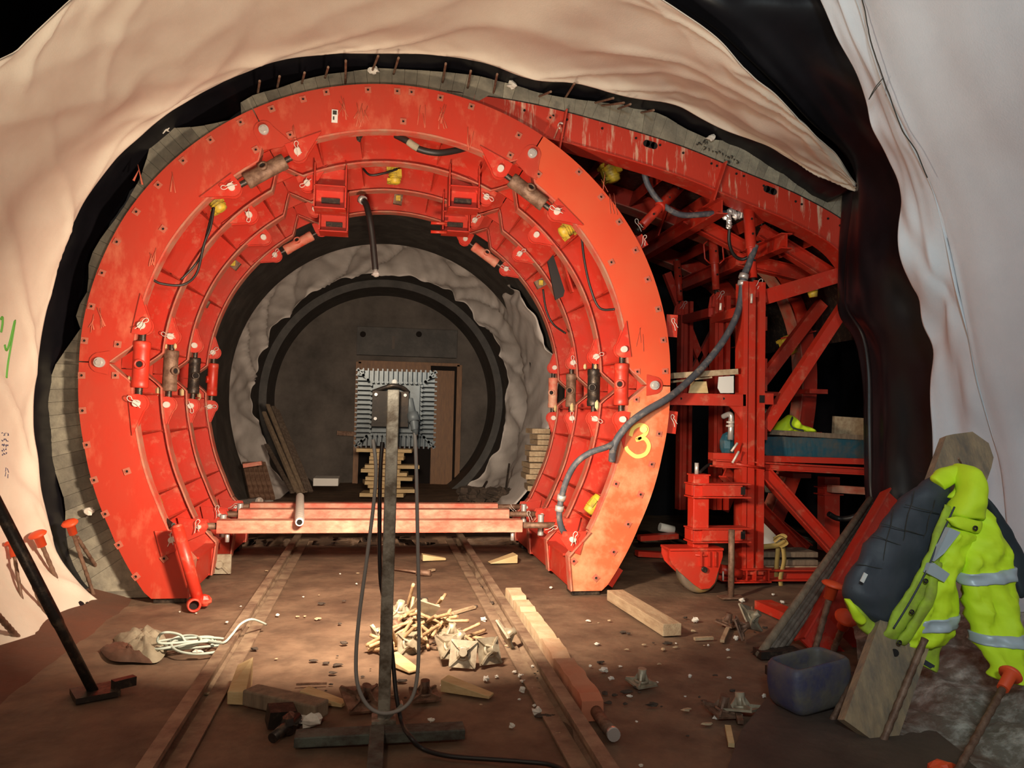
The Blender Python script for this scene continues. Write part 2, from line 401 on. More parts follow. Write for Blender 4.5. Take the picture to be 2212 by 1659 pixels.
for i, y in enumerate(YR):
    # inner flange (T) following the inner edge
    mb = MB()
    for k in range(5):
        a, b = seg_range(k); a = max(a, -127)+.15; b = min(b, 127)-.15; n = int((b-a)/1.05)
        yf0, yf1 = (y-.004, y+.11) if i == 0 else (y-.055, y+.075)
        vs = []
        for q in range(n+1):
            p = a+(b-a)*q/n; r = rin(p); vs += [pol(p, r-.014, yf0), pol(p, r+.002, yf0), pol(p, r+.002, yf1), pol(p, r-.014, yf1)]
        fs = [(0, 1, 2, 3), (4*n+3, 4*n+2, 4*n+1, 4*n)]
        for q in range(n):
            for j in range(4): fs.append((4*q+j+4, 4*q+(j+1) % 4+4, 4*q+(j+1) % 4, 4*q+j))
        mb.add(vs, fs)
    for s in (-1, 1):
        e = pol(127*s, rin(127), 0)
        mb.bar((e.x, y+.03, e.z), (CX+1.61*s, y+.03, .35), .12, .014, up=(s, 0, .6)); mb.bar((CX+1.61*s, y+.03, .35), (CX+1.64*s, y+.03, .04), .12, .014, up=(s, 0, 0))
    rb = mb.build('rib', FLAN, FW); RIB.append(rb)
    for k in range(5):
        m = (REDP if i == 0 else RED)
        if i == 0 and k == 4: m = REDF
        if i == 0 and k == 3: m = REDO  # right front segments carry painted-in lamp light as an orange tint
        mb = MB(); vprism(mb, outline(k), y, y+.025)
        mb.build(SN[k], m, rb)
# skin panels between ribs, one per segment
for k in range(5):
    a, b = seg_range(k); mb = MB()
    annulus(mb, a+JG, b-JG, max(6, int((b-a)/2)), lambda p: rout(p)-.015, lambda p: rout(p)-.002, YR[0]+.02, 9.95)
    mb.build('skin_panel', RED, FW)
# axial stiffeners
for p in (-124, -118, -104, -95, -84, -66, -50, -36, 36, 50, 66, 84, 95.5, 104, 118, 124):
    for i in range(3):
        r0, r1 = rin0(p)+.02, rout(p)-.02; y0, y1 = YR[i]+.03, YR[i+1]
        t = math.radians(p+90)
        c0, c1 = pol(p, r0), pol(p, r1); d = Vector((math.cos(math.radians(p)), 0, -math.sin(math.radians(p))))*.006
        MB().hexa([Vector((q.x, yy, q.z))+s*d for yy in (y0, y1) for q, s in ((c0, -1), (c1, -1), (c1, 1), (c0, 1))]).build('stiffener_plate', RED, FW)
for p in (-19, -9, 10, 21):
    for i in (0, 1, 2):
        r0, r1 = rin0(p)+.05, rout(p)-.02; y0, y1 = YR[i]+.03, YR[i+1]
        c0, c1 = pol(p, r0), pol(p, r1); d = Vector((math.cos(math.radians(p)), 0, -math.sin(math.radians(p))))*.006
        MB().hexa([Vector((q.x, yy, q.z))+s*d for yy in (y0, y1) for q, s in ((c0, -1), (c1, -1), (c1, 1), (c0, 1))]).build('stiffener_plate', RED, FW)

def loc(phi, t, r, y):      # point at tangential offset t (towards +phi) and radius r
    a = math.radians(phi); return Vector((CX+r*math.sin(a)+t*math.cos(a), y, CZ+r*math.cos(a)-t*math.sin(a)))
def lug(phi, away, y, parent, base=.26, rp=2.12, gap=.07):
    """ear plates round a pin: away=+1 when the ear spreads towards +phi"""
    ri = rin0(phi)+.02
    for dy in (0, gap):
        pts = [loc(phi, -away*.078, ri, y+dy)]
        for q in range(9):
            an = math.radians(180+q*150/8); pts.append(loc(phi, away*(.078*math.cos(an)), rp+.078*math.sin(an), y+dy))
        pts.append(loc(phi, away*base, ri, y+dy))
        MB().prism(pts, (0, .014, 0)).build('lug_plate', RED, parent)
    o = MB().cyl(loc(phi, 0, rp, y-.035), loc(phi, 0, rp, y+gap+.03), .029, 14).build('pin', PINM, parent)
def clip(c, ang, parent, s=1.):
    """bent spring cotter through the pin end"""
    pts = []; ca, sa = math.cos(ang), math.sin(ang)
    for x, z in ((-.075, .0), (-.02, .0), (.03, .012), (.07, .028), (.105, .018), (.11, -.008), (.085, -.022), (.05, -.008), (.02, -.03), (-.01, -.034), (-.035, -.05)):
        x *= s*.72; z *= s*.72; pts.append(c+Vector((x*ca-z*sa, -.012, x*sa+z*ca)))
    MB().tube(spline(pts, 30), .0034, 6).build('spring_clip', PINM, parent)
def jack(a, b, y, parent, m, r=.066, nuts=None, hole=0.):
    a, b = Vector(a), Vector(b); d = (b-a).normalized()
    L = (b-a).length; k0, k1 = .13, L-.13
    bb = MB(); A, Bq = a+d*k0, a+d*k1
    bb.tube([A, A+d*.012, A+d*.06, A+d*.065, Bq-d*.065, Bq-d*.06, Bq-d*.012, Bq], [r*.93, r, r, r*.95, r*.95, r, r, r*.93], 20)
    mid = (A+Bq)/2; side = Vector((0, -1, 0)); sd = (side*math.cos(hole)+d.cross(side)*math.sin(hole)).normalized()
    bb.ring(mid+sd*(r-.004), sd, .026, .043, .03, 20, 0); bb.cyl(mid+sd*(r-.03), mid+sd*(r+.004), .026, 18, 1)
    J = bb.build('screw_jack', [m, HOLE], parent)
    for (p, q) in ((a+d*.03, A+d*.02), (Bq-d*.02, b-d*.03)):
        ln = (q-p).length; kk = int(ln/.007)
        MB().tube([p+(q-p)*i/kk for i in range(kk+1)], [.028 if i % 2 else .023 for i in range(kk+1)], 12).build('threaded_rod', DSTEEL, J)
    return J
def wedge_block(c, s, parent): 
    MB().rock(c, s, seed=c.x*7, rough=.06, n=4, mm=3).build('wood_packer', WOODN, parent)
for i, y in enumerate(YR):
    R_ = RIB[i]
    for j, ph in enumerate(JO):
        sgn = -1 if ph < 0 else 1
        low = abs(ph) > 60
        pa, pb = (ph-8.8, ph+8.8) if low else ((ph-12.8, ph+4.6) if ph < 0 else (ph-4.6, ph+12.8))
        lug(pa, -1, y-.02, R_); lug(pb, 1, y-.02, R_)
        yj = y+.025
        if low or i in (0, 3):
            if low: m = {(0, 0): RED, (0, 1): RUST, (0, 2): DSTEEL, (0, 3): RED, (3, 0): RED, (3, 1): DSTEEL, (3, 2): RUST, (3, 3): REDD}[(j, i)]
            else: m = RUST if i == 0 else REDD
            jack(loc(pa, 0, 2.12, yj), loc(pb, 0, 2.12, yj), yj, FW, m, .07 if i < 2 else .062, hole={0: .1, 1: .9, 2: .5, 3: -1.2}[i] if j == 0 else (.5 if low else -.5))
        for p_, an in ((pa, 2.4+i*1.3+j), (pb, .7+i*2.1+j)):
            if (i+j+int(p_)) % 3: clip(loc(p_, 0, 2.12, y-.055), an, R_)
        # hinge plate and pin at each segment joint
        if i == 0:
            c = loc(ph, 0, 2.40, y-.014)
            pts = []
            w0 = sgn if low else sgn
            for q in range(9): an = math.radians(90*0+q*180/8); pts.append(loc(ph, .085*math.cos(an), 2.40+.085*math.sin(an), y-.014))
            pts += [loc(ph, -.085, 2.25, y-.014), loc(ph, .07, 2.21, y-.014), loc(ph, .16, 2.22, y-.014)] if not low else [loc(ph, -.10, 2.33, y-.014), loc(ph, .10, 2.33, y-.014)]
            MB().prism(pts, (0, .012, 0)).build('hinge_plate', REDP, R_)
            h = MB(); h.cyl(loc(ph, 0, 2.40, y-.045), loc(ph, 0, 2.40, y), .042, 18); h.cyl(loc(ph, 0, 2.40, y-.06), loc(ph, 0, 2.40, y-.04), .026, 6)
            h.build('hinge_pin', STEEL, R_)
    # inside web plates seen through the V of each joint
        MB().prism([loc(ph, -.14, 2.28, y+.12), loc(ph, .14, 2.28, y+.12), loc(ph, .16, 2.52, y+.12), loc(ph, -.16, 2.52, y+.12)], (0, .02, 0)).build('joint_web', RED, R_)
# wooden packers by the side jacks
for px, py, y, h in ((279, 822, 6.83, .045), (341, 845, 7.72, .045), (393, 848, 8.6, .05), (430, 856, 9.4, .05), (1290, 875, 7.2, .05), (1236, 880, 8.2, .05), (1200, 882, 9.2, .05)):
    wedge_block(P(px, py, y), (.026, .03, h), FW)
for px, y in ((356, 7.7), (378, 7.7), (1264, 7.7), (1287, 7.7)):
    c = P(px, 748 if px < 900 else 792, y); wedge_block(c, (.02, .03, .032), FW)
# bolt pads on the front plate
def pad(phi, r, s=.027):
    c = pol(phi, r, YR[0]-.004); a = math.radians(phi); rot = Matrix.Rotation(a, 3, 'Y')
    mb = MB(); mb.box(c, (s*2, .012, s*2), rot); mb.ring(c+Vector((0, -.008, 0)), (0, 1, 0), .011, .016, .006, 12, 0); mb.cyl(c+Vector((0, -.0075, 0)), c+Vector((0, -.006, 0)), .012, 12, 1)
    mb.build('bolt_pad', [PADM, HOLE], RIB[0])
for px, py in ((705, 200), (655, 215), (587, 236), (520, 265), (455, 303), (396, 348), (342, 400), (295, 458), (253, 523), (221, 590), (198, 662), (183, 736), (177, 811), (179, 887), (188, 961), (204, 1037), (228, 1110), (257, 1177), (294, 1245),
               (795, 195), (858, 198), (889, 200), (951, 212), (1018, 231), (1188, 255), (1250, 372), (1298, 426), (1337, 480), (1372, 541), (1398, 604), (1421, 668), (1432, 735), (1436, 802), (1423, 937), (1407, 1003), (1383, 1068), (1356, 1132), (1325, 1192), (1287, 1248), (1120, 293),
               (871, 263), (627, 292), (553, 324), (353, 495), (255, 744), (250, 811), (275, 1018), (355, 1206), (1163, 377), (1102, 336), (1376, 803), (1374, 863), (1330, 1045), (1239, 1212), (1320, 567)):
    v = P(px, py, YR[0]); dx, dz = v.x-CX, v.z-CZ; pad(math.degrees(math.atan2(dx, dz)), math.hypot(dx, dz))
# box brackets hanging from the crown of ribs two and three
for cxp, y in ((712, 7.62), (1002, 7.62), (720, 8.58), (985, 8.58)):
    c = P(cxp, 450 if y < 8 else 500, y); wd, hh = .30, .44
    mb = MB(); t = .012; x, z = c.x, c.z
    mb.box((x-wd/2, y+.1, z+hh/2), (t, .24, hh)); mb.box((x+wd/2, y+.1, z+hh/2), (t, .24, hh)); mb.box((x, y+.1, z), (wd+t, .24, t)); mb.box((x, y+.1, z+.22), (wd, .24, t))
    mb.box((x, y+.16, z+hh/2), (wd, t, hh)); mb.box((x, y+.14, z+.11), (wd*.6, .03, .05), mi=1)
    mb.build('box_bracket', [RED, DSTEEL], FW)
for y, n in ((8.5, 2),):
    for dz in (.02, .12): MB().tube([P(940, 505, y)+Vector((-.05, 0, dz)), P(955, 505, y)+Vector((.05, 0, dz))], .018, 10).build('stub_pipe', RED, FW)
# foot blocks, base pads and levelling screws
for s in (-1, 1):
    mb = MB()
    for i in range(3): mb.box((CX+1.80*s, (YR[i]+YR[i+1])/2+.01, .10), (.26, YR[i+1]-YR[i]-.03, .13))
    mb.box((CX+1.66*s, 8.25, .20), (.02, 2.8, .26)); mb.box((CX+1.66*s, 8.3, .33), (.1, 2.6, .02))
    mb.build('foot_beam', RED, FW)
    for yy in (6.93, 9.4): MB().box((CX+1.79*s, yy, .012), (.26, .2, .035)).build('base_pad', DSTEEL, FW)
    for y in (7.95, 8.9):
        sc = MB(); k = 20; a, b = Vector((CX+1.60*s, y, .36)), Vector((CX+1.60*s, y, .58)); sc.tube([a+(b-a)*q/k for q in range(k+1)], [.034 if q % 2 else .03 for q in range(k+1)], 14); sc.build('levelling_screw', STEEL, FW)
# three spreader beams with screw ends
for (x0, x1, yt, yb, i, m) in ((470, 1126, 1122, 1149, 1, REDD), (516, 1098, 1099, 1122, 2, REDD), (541, 1074, 1086, 1102, 3, REDD)):
    y = YR[i]; a, b = P(x0, yb, y), P(x1, yb, y); h = (P(800, yt, y)-P(800, yb, y)).z; z = (a.z+b.z)/2+h/2
    B_ = MB().box(((a.x+b.x)/2, y, z), (b.x-a.x, .15, h)).build('spreader_beam', m, FW, bevel=.006)
    for s, e in ((-1, a.x), (1, b.x)):
        xe = CX+s*1.80; MB().cyl((e-s*.02, y, z), (xe, y, z), .032, 14).build('end_rod', RUST, B_)
        mb = MB(); xe = CX+s*1.80
        for dy in (-.05, .04): mb.prism([(xe-s*.10, y+dy, z+.06), (xe-s*.12, y+dy, z), (xe-s*.09, y+dy, z-.06), (xe+s*.10, y+dy, z-.15), (xe+s*.16, y+dy, z+.09)], (0, .012, 0))
        mb.build('end_bracket', RED, B_)
        MB().cyl((xe-s*.04, y-.08, z), (xe-s*.04, y+.08, z), .018, 12).build('pin', PINM, B_); 
        if i == 1: MB().cyl((e-s*.09, y, z-h/2-.09), (e-s*.09, y, z-h/2), .02, 10).build('bolt', STEEL, B_)
for px, py, y in ((715//1, 1160, 6.78), (1262, 1163, 6.78)):
    px = 372 if px < 900 else 1235
    s = -1 if px < 900 else 1; c = P(px, 1160, y)
    mb = MB(); mb.prism([c+Vector((.08*s*-1, 0, .05)), c+Vector((-.1*s, 0, -.02)), c+Vector((-.03*s, 0, -.12)), c+Vector((.08*s, 0, -.16)), c+Vector((.14*s, 0, .05))], (0, .014, 0)); mb.build('lug_plate', RED, RIB[0])
    MB().cyl(c-Vector((0, .04, .02)), c+Vector((0, .04, -.02)), .024, 12).build('pin', PINM, RIB[0]); clip(c-Vector((0, .045, .02)), 1.2, RIB[0])
for (px, py, y, i, an) in ((424, 1140, 7.62, 1, 1.3), (1187, 1142, 7.62, 1, .2), (469, 1108, 8.55, 2, 1.5), (1143, 1119, 8.55, 2, 1.7), (500, 1095, 9.5, 3, .4), (1107, 1097, 9.5, 3, -1.1)):
    clip(P(px, py, y), an, FW)
# yellow vibrators and their black cables
def vibrator(c, ang, parent, s=1.):
    rot = Matrix.Rotation(ang, 3, 'Y'); e = lambda x, y, z: Vector(c)+rot @ Vector((x*s, y*s, z*s))
    mb = MB(); mb.tube([e(-.10, 0, 0), e(-.09, 0, 0), e(-.05, 0, 0), e(.05, 0, 0), e(.09, 0, 0), e(.10, 0, 0)], [.03*s, .055*s, .06*s, .06*s, .055*s, .03*s], 16)
    for q in range(5): mb.tube([e(-.05+q*.025, 0, 0), e(-.045+q*.025, 0, 0)], [.066*s, .066*s], 16)
    V = mb.build('vibrator', YEL, parent)
    mb = MB(); mb.box(e(0, .05, -.05), (.16*s, .06*s, .03*s), rot); mb.box(e(-.06, .02, -.06), (.03*s, .12*s, .05*s), rot); mb.box(e(.06, .02, -.06), (.03*s, .12*s, .05*s), rot); mb.build('mounting_foot', YEL, V)
    MB().box(e(0, -.05, .045), (.08*s, .06*s, .05*s), rot).build('terminal_box', YEL, V)
for px, py, y, an in ((466, 436, 7.15, .9), (853, 378, 8.2, 1.5), (1228, 494, 7.15, -.6), (330, 1080, 7.1, 1.1), (1283, 1090, 7.1, -.9)):
    vibrator(P(px, py, y), an, FW)
for px, py, y in ((505, 570, 9.2), (860, 430, 8.9), (1167, 612, 9.0), (440, 652, 9.2)):
    mb = MB(); c = P(px, py, y); mb.box(c, (.10, .05, .13), Matrix.Rotation((px-820)/330, 3, 'Y')); mb.box(c-Vector((0, .03, 0)), (.05, .03, .06), mi=1); mb.build('window_clamp', [RUST, YEL], FW)
def cable_part(pts, r, m=BLACKR, name='cable', parent=None):
    return MB().tube(spline([P(*p) for p in pts], 8*len(pts)), r, 8).build(name, m, parent or FW)
cable_part([(462, 448, 7.0), (455, 490, 7.0), (440, 530, 7.0), (425, 590, 7.0), (395, 615, 6.95), (350, 613, 6.9), (330, 604, 6.85)], .011)
cable_part([(460, 450, 7.05), (448, 500, 7.05), (430, 560, 7.05), (390, 605, 7.05)], .010)
cable_part([(785, 365, 7.9), (800, 378, 7.85), (830, 374, 7.85), (858, 365, 7.9)], .012)
cable_part([(1256, 505, 7.0), (1262, 560, 7.0), (1275, 620, 7.0), (1295, 665, 7.0), (1328, 668, 6.9)], .012)
cable_part([(1173, 625, 8.6), (1180, 670, 8.6), (1195, 700, 8.6), (1222, 720, 8.5)], .012)
cable_part([(337, 1105, 7.0), (355, 1120, 6.9), (375, 1137, 6.75)], .018)
cable_part([(345, 1138, 6.9), (360, 1137, 6.85), (375, 1134, 6.75)], .018)
MB().rock(P(776, 297, 6.95), (.025, .03, .04), 2).build('hose_coupling', DSTEEL, FW)
# black rubber pad hung on the right side
mb = MB(); q = [P(1183, 565, 8.0), P(1195, 550, 8.0), P(1220, 628, 8.0), P(1217, 640, 8.0), P(1200, 648, 8.0)]; mb.prism([q[0], q[1], q[2], q[3], q[4]], (0, .03, 0)); mb.build('rubber_flap', BLACKR, FW)
MB().bar(P(1213, 560, 8.05), P(1236, 632, 8.05), .02, .1, up=(0, 1, 0)).build('flap_frame', RED, FW)
# protruding edge plates with clips right of the ring
for x0, y0, x1, y1 in ((1452, 680, 1450, 728), (1452, 888, 1447, 936), (1376, 512, 1390, 535), (1335, 1225, 1312, 1262)):
    a, b = P(x0, y0, 6.9), P(x1, y1, 6.9); MB().bar(a, b, .014, .11, up=Vector((b-a).normalized()).cross(Vector((0, 1, 0)))).build('edge_plate', RED, FW)
    if y0 < 1000: clip(P((x0+x1)/2+5, (y0+y1)/2, 6.86), 1.2+x0, FW, .9)
# painted 3, inspection sticker, splash marks
mb = MB(); pts = spline([P(1362, 942, 6.79), P(1368, 926, 6.79), P(1383, 918, 6.79), P(1397, 924, 6.79), P(1394, 938, 6.79), P(1375, 950, 6.79), P(1392, 947, 6.79), P(1402, 962, 6.79), P(1395, 980, 6.79), P(1375, 986, 6.79), P(1358, 975, 6.79), P(1352, 965, 6.79)], 70)
vs = []; fs = []
for i, p in enumerate(pts):
    d = (pts[min(i+1, 69)]-pts[max(i-1, 0)]).normalized(); n_ = d.cross(Vector((0, 1, 0))).normalized()*.018
    vs += [p+n_, p-n_, p-n_+Vector((0, .012, 0)), p+n_+Vector((0, .012, 0))]
for i in range(69):
    for j in range(4): fs.append((4*i+j, 4*i+(j+1) % 4, 4*i+(j+1) % 4+4, 4*i+j+4))
mb.add(vs, fs); mb.cyl(P(1390, 927, 6.787), P(1390, 927, 6.8), .034, 20); mb.build('painted_number', PAINT, FW, 'yellow spray painted 3')
mb = MB(); c = P(723, 251, 6.793); mb.box(c, (.052, .008, .115)); mb.box(c+Vector((0, -.006, .03)), (.034, .004, .035), mi=1); mb.box(c+Vector((-.008, -.006, -.02)), (.012, .004, .03), mi=1); mb.build('inspection_sticker', [WHITE, INKB], FW, 'white paper sticker')
rnd.seed(5)
for (px, py, k) in ((740, 235, 5), (775, 250, 3), (790, 255, 3), (957, 255, 6), (915, 255, 3), (1016, 300, 3), (300, 380, 2), (375, 400, 2), (1320, 440, 3), (215, 690, 3), (204, 700, 3), (1388, 735, 3), (330, 565, 4), (1300, 400, 2), (640, 290, 2)):
    mb = MB()
    for q in range(k):
        a = P(px+rnd.uniform(-8, 8), py-rnd.uniform(5, 30), 6.794); b = P(px+rnd.uniform(-14, 14), py+rnd.uniform(5, 25), 6.794)
        mb.tube([a, a.lerp(b, .6), b], [.003, .006*rnd.uniform(.5, 1.4), .012*rnd.uniform(.2, 1)], 6, flat=.4)
    mb.build('laitance_splash', mat('laitance', (.52, .11, .06), .8) if 'laitance' not in MATS else MATS['laitance'], RIB[0])
# ------------------------------------------------------------------ wide arch formwork on the right
ATOP = [(.55, 4.62), (1.167, 4.591), (1.649, 4.533), (2.311, 4.412), (2.907, 4.279), (3.518, 4.087), (4.146, 3.886), (4.70, 3.61), (5.02, 3.2), (5.22, 2.6), (5.25, 1.9), (5.1, 1.1), (4.8, .35)]
AP = resamp(spline([Vector((x, 0, z)) for x, z in ATOP], 200), 90)
def anorm(i):
    d = (AP[min(i+1, 89)]-AP[max(i-1, 0)]).normalized(); return Vector((-d.z, 0, d.x))*-1     # towards the inside
AN = [anorm(i) for i in range(90)]
AN = [n if n.z < 0 or n.x < 0 else -n for n in AN]
def aplate(mb, i0, i1, d0, d1, y0, y1):
    vs = []
    for i in range(i0, i1+1):
        a, b = AP[i]+AN[i]*d0, AP[i]+AN[i]*d1
        vs += [(a.x, y0, a.z), (b.x, y0, b.z), (b.x, y1, b.z), (a.x, y1, a.z)]
    n = i1-i0; fs = [(0, 1, 2, 3), (4*n+3, 4*n+2, 4*n+1, 4*n)]
    for q in range(n):
        for j in range(4): fs.append((4*q+j+4, 4*q+(j+1) % 4+4, 4*q+(j+1) % 4, 4*q+j))
    return mb.add(vs, fs)
AW = thing('arch_formwork', 'red steel wide arch formwork spanning from the ring to the black curtain', 'formwork', (3.4, 8.5, 0))
YA = (7.0, 8.5, 9.9)
def aidx(px, y=7.0): 
    v = min(range(90), key=lambda i: abs(AP[i].x-P(px, 380, y).x) if AP[i].z > 3 else 9); return v
I0, I1, I2 = aidx(1211), aidx(1567), 62
for i, y in enumerate(YA):
    mb = MB(); aplate(mb, 14 if i else 3, 88 if i in (1, 2) else 62, .29 if i == 0 else .2, .305 if i == 0 else .215, y-.03, y+.20); rb = mb.build('rib', FLAN if i else RED, AW)
    for (a, b, nm) in ((0 if i else 2, I0, 'web_plate'), (I0 if i == 0 else 14, I1, 'web_plate'), (I1, 61, 'web_plate'), (61, 89, 'side_web_plate')):
        if (a == 61 and i not in (1, 2)) or (i and a == 0): continue
        mb = MB(); aplate(mb, a, b, .0, .30 if i == 0 else .2, y, y+.014)
        # slots and holes as dark recess plugs
        mb.build(nm, STREAK if i == 0 else RED, rb)
    for k in ((I0, I1, 61) if i == 0 else (I1, 61)):
        a, b = AP[k]+AN[k]*.0, AP[k]+AN[k]*.42; MB().bar((a.x, y-.03, a.z), (b.x, y-.03, b.z), .10, .016, up=tuple(AN[k].cross(Vector((0, 1, 0))))).build('joint_plate', RED, rb)
for px, py, L in ((1405, 312, .04), (1664, 411, .04)):
    mb = MB()
    c = P(px, py, 6.995); k = aidx(px); t = AN[k].cross(Vector((0, 1, 0))).normalized()
    for s in (-1, 1): mb.cyl(c+t*L*s, c+t*L*s+Vector((0, .004, 0)), .034, 16)
    mb.bar(c-t*L+Vector((0, .002, 0)), c+t*L+Vector((0, .002, 0)), .004, .068, up=tuple(AN[k])); mb.build('slot', HOLE, AW)
for px, py in ((1133, 238), (1195, 250), (1225, 258), (1301, 277), (1374, 298), (1426, 313), (1476, 330), (1537, 353), (1549, 358), (1591, 375), (1607, 380), (1650, 401), (1719, 435), (1732, 441), (1789, 472), (1815, 487), (1192, 330)):
    c = P(px, py, 6.993); MB().cyl(c, c+Vector((0, .005, 0)), .012, 10).build('bolt_hole', HOLE, AW)
mb = MB(); aplate(mb, 0, 63, -.012, 0, 7.0, 11.2); mb.build('skin_plate', DSTEEL, AW)
for k in range(6, 62, 7):
    for i in range(2):
        if k < 30 and i == 1: continue
        a, b = AP[k]+AN[k]*.02, AP[k]+AN[k]*.2; MB().bar((a.x, (YA[i]+YA[i+1])/2, a.z), (b.x, (YA[i]+YA[i+1])/2, b.z), YA[i+1]-YA[i]-.03, .012, up=tuple(AN[k].cross(Vector((0, 1, 0))))).build('stiffener_plate', RED, AW)
# longitudinal girders and braces under the arch
for (px, py, y0, y1) in ((1560, 445, 7.1, 9.8), (1700, 520, 7.1, 9.8)):
    c = P(px, py, 7.1); MB().ibeam((c.x, y0, c.z), (c.x, y1, c.z), .12, .16).build('longitudinal_girder', RED, AW)
for (a, b) in (((1480, 470, 8.0), (1640, 555, 8.0)), ((1590, 560, 8.0), (1760, 600, 8.0)), ((1640, 500, 7.6), (1800, 600, 7.6))):
    MB().ibeam(P(*a), P(*b), .10, .16).build('truss_member', RED, AW)
for k, dx in ((70, 0), (76, 0), (82, 0)):
    for y in (7.9, 8.9):
        c = AP[k]+AN[k]*.32; MB().box((c.x-.12, y, c.z), (.22, .3, .05)).build('step_bracket', RED, AW)
for px, py, y in ((1320, 370, 7.6), (1705, 745, 8.6), (1858, 560, 7.4)):
    vibrator(P(px, py, y), 1.2, AW, 1.2)
MB().ring(P(1212, 272, 6.98), (0, 1, 0), .02, .035, .02, 12).build('shackle', PINM, AW)
MB().bar(P(1209, 268, 6.97), P(1196, 300, 6.97), .02, .012).bar(P(1209, 268, 6.97), P(1216, 300, 6.97), .02, .012).build('hanger', FLAN, AW)

# ------------------------------------------------------------------ stop-end boards round both formworks
BD = thing('stop_end_boarding', 'grey concrete stained stop-end boards bordering the red formwork edge', 'boards', (0, 7, 0))
out = [(290, 1292), (215, 1290), (190, 1275), (150, 1262), (130, 1235), (133, 1180), (140, 1130), (140, 1085), (118, 1020), (104, 960), (100, 925), (84, 885), (92, 850), (107, 820), (120, 785), (150, 742), (174, 708), (160, 675), (190, 625), (190, 560), (218, 512), (262, 455), (302, 385), (322, 325), (326, 285), (342, 272), (385, 276), (430, 272), (480, 262), (522, 252), (516, 222), (550, 202), (600, 190), (650, 172), (700, 160), (750, 154), (820, 146), (900, 150), (960, 154), (1030, 162), (1106, 181), (1160, 198), (1206, 208), (1280, 218), (1356, 226), (1431, 246), (1480, 276), (1531, 299), (1580, 305), (1636, 320), (1700, 360), (1746, 385), (1800, 410), (1845, 430), (1880, 450)]
inn = [(305, 1287), (270, 1230), (252, 1195), (232, 1150), (215, 1100), (200, 1055), (187, 1005), (178, 950), (172, 920), (169, 885), (166, 850), (165, 815), (165, 775), (166, 745), (171, 715), (176, 690), (185, 650), (200, 610), (215, 570), (240, 510), (280, 440), (325, 390), (365, 345), (395, 322), (415, 305), (440, 290), (470, 275), (500, 262), (540, 244), (560, 235), (590, 225), (625, 214), (660, 207), (705, 199), (750, 193), (820, 187), (880, 187), (950, 195), (1020, 205), (1106, 218), (1160, 228), (1213, 240), (1290, 260), (1356, 280), (1420, 300), (1481, 320), (1540, 345), (1590, 365), (1640, 385), (1700, 413), (1750, 435), (1800, 465), (1845, 495), (1880, 515)]
O_ = [P(*q, 6.98) for q in out]; I_ = [P(*q, 7.0) for q in inn]
O_ = [v for v in O_]
rnd.seed(3)
O_ = resamp(O_, 104)
def inner_of(p):
    phi = math.degrees(math.atan2(p.x-CX, p.z-CZ))
    q = pol(phi, min(2.54, rout(phi)-.05), 7.0)
    if p.x > .9:
        a_ = min(AP, key=lambda v: (v.x-p.x)**2+(v.z-p.z)**2); a_ = Vector((a_.x, 7.0, a_.z)); a_ = a_+(a_-p).normalized()*.05
        if (a_-p).length < (q-p).length or p.x > 1.9: q = a_
    if p.z < .06: q = Vector((CX-1.95, 7, p.z))
    return q
for k in range(len(O_)-1):
    a, b = O_[k], O_[k+1]; c, d = inner_of(a), inner_of(b)
    dy = rnd.uniform(-.004, .004); e = Vector((0, dy+.01, 0)); f = Vector((0, .07+dy, 0)); g = .0012*(b-a).normalized()
    c.y = d.y = 7.0
    MB().hexa([a+e+g, b+e-g, d+e-g, c+e+g, a+f+g, b+f-g, d+f-g, c+f+g]).build('board', [BOARD, BOARD, BOARD, BOARD2][rnd.randrange(4)], BD)
rnd.seed(8)
# ------------------------------------------------------------------ sheets
def ZS(px, py, y): return P(px, py, y)
tin = [ZS(*q) for q in ((205, 1300, 6.75), (150, 1262, 6.7), (112, 1180, 6.65), (92, 1080, 6.6), (74, 960, 6.6), (72, 830, 6.6), (100, 665, 6.6), (120, 575, 6.6), (165, 450, 6.6), (235, 350, 6.6), (310, 280, 6.6), (415, 210, 6.65), (530, 150, 6.7), (640, 121, 6.7), (735, 112, 6.7), (850, 116, 6.7), (950, 115, 6.7), (1030, 128, 6.7), (1106, 155, 6.7), (1170, 172, 6.7), (1241, 176, 6.7), (1316, 190, 6.7), (1390, 215, 6.7), (1456, 222, 6.7), (1556, 272, 6.7), (1656, 310, 6.65), (1756, 370, 6.6), (1850, 412, 6.5))]
tout = [Vector(q) for q in ((-2.40, 4.0, .02), (-2.62, 4.0, .7), (-2.75, 4.0, 1.5), (-2.72, 4.1, 2.3), (-2.52, 4.4, 3.05))]+[ZS(0, 135, 4.75), ZS(75, 62, 4.8), ZS(145, 0, 4.85)]+[Vector(q) for q in ((-1.5, 4.8, 4.42), (-.9, 4.8, 4.78), (0, 4.8, 4.98), (.9, 4.8, 4.9))]+[ZS(1433, 0, 5.0), ZS(1541, 75, 5.1), ZS(1631, 165, 5.25), ZS(1731, 262, 5.6), ZS(1790, 320, 5.9), ZS(1828, 355, 6.2), ZS(1850, 392, 6.35)]
def mid(f, bul=0):
    a = resamp(spline(tin, 200), 24); b = resamp(spline(tout, 200), 24); o = []
    for p, q in zip(a, b):
        m = p.lerp(q, f); c = Vector((CX+.2, m.y, CZ)); o.append(m+(m-c).normalized()*bul)
    return o
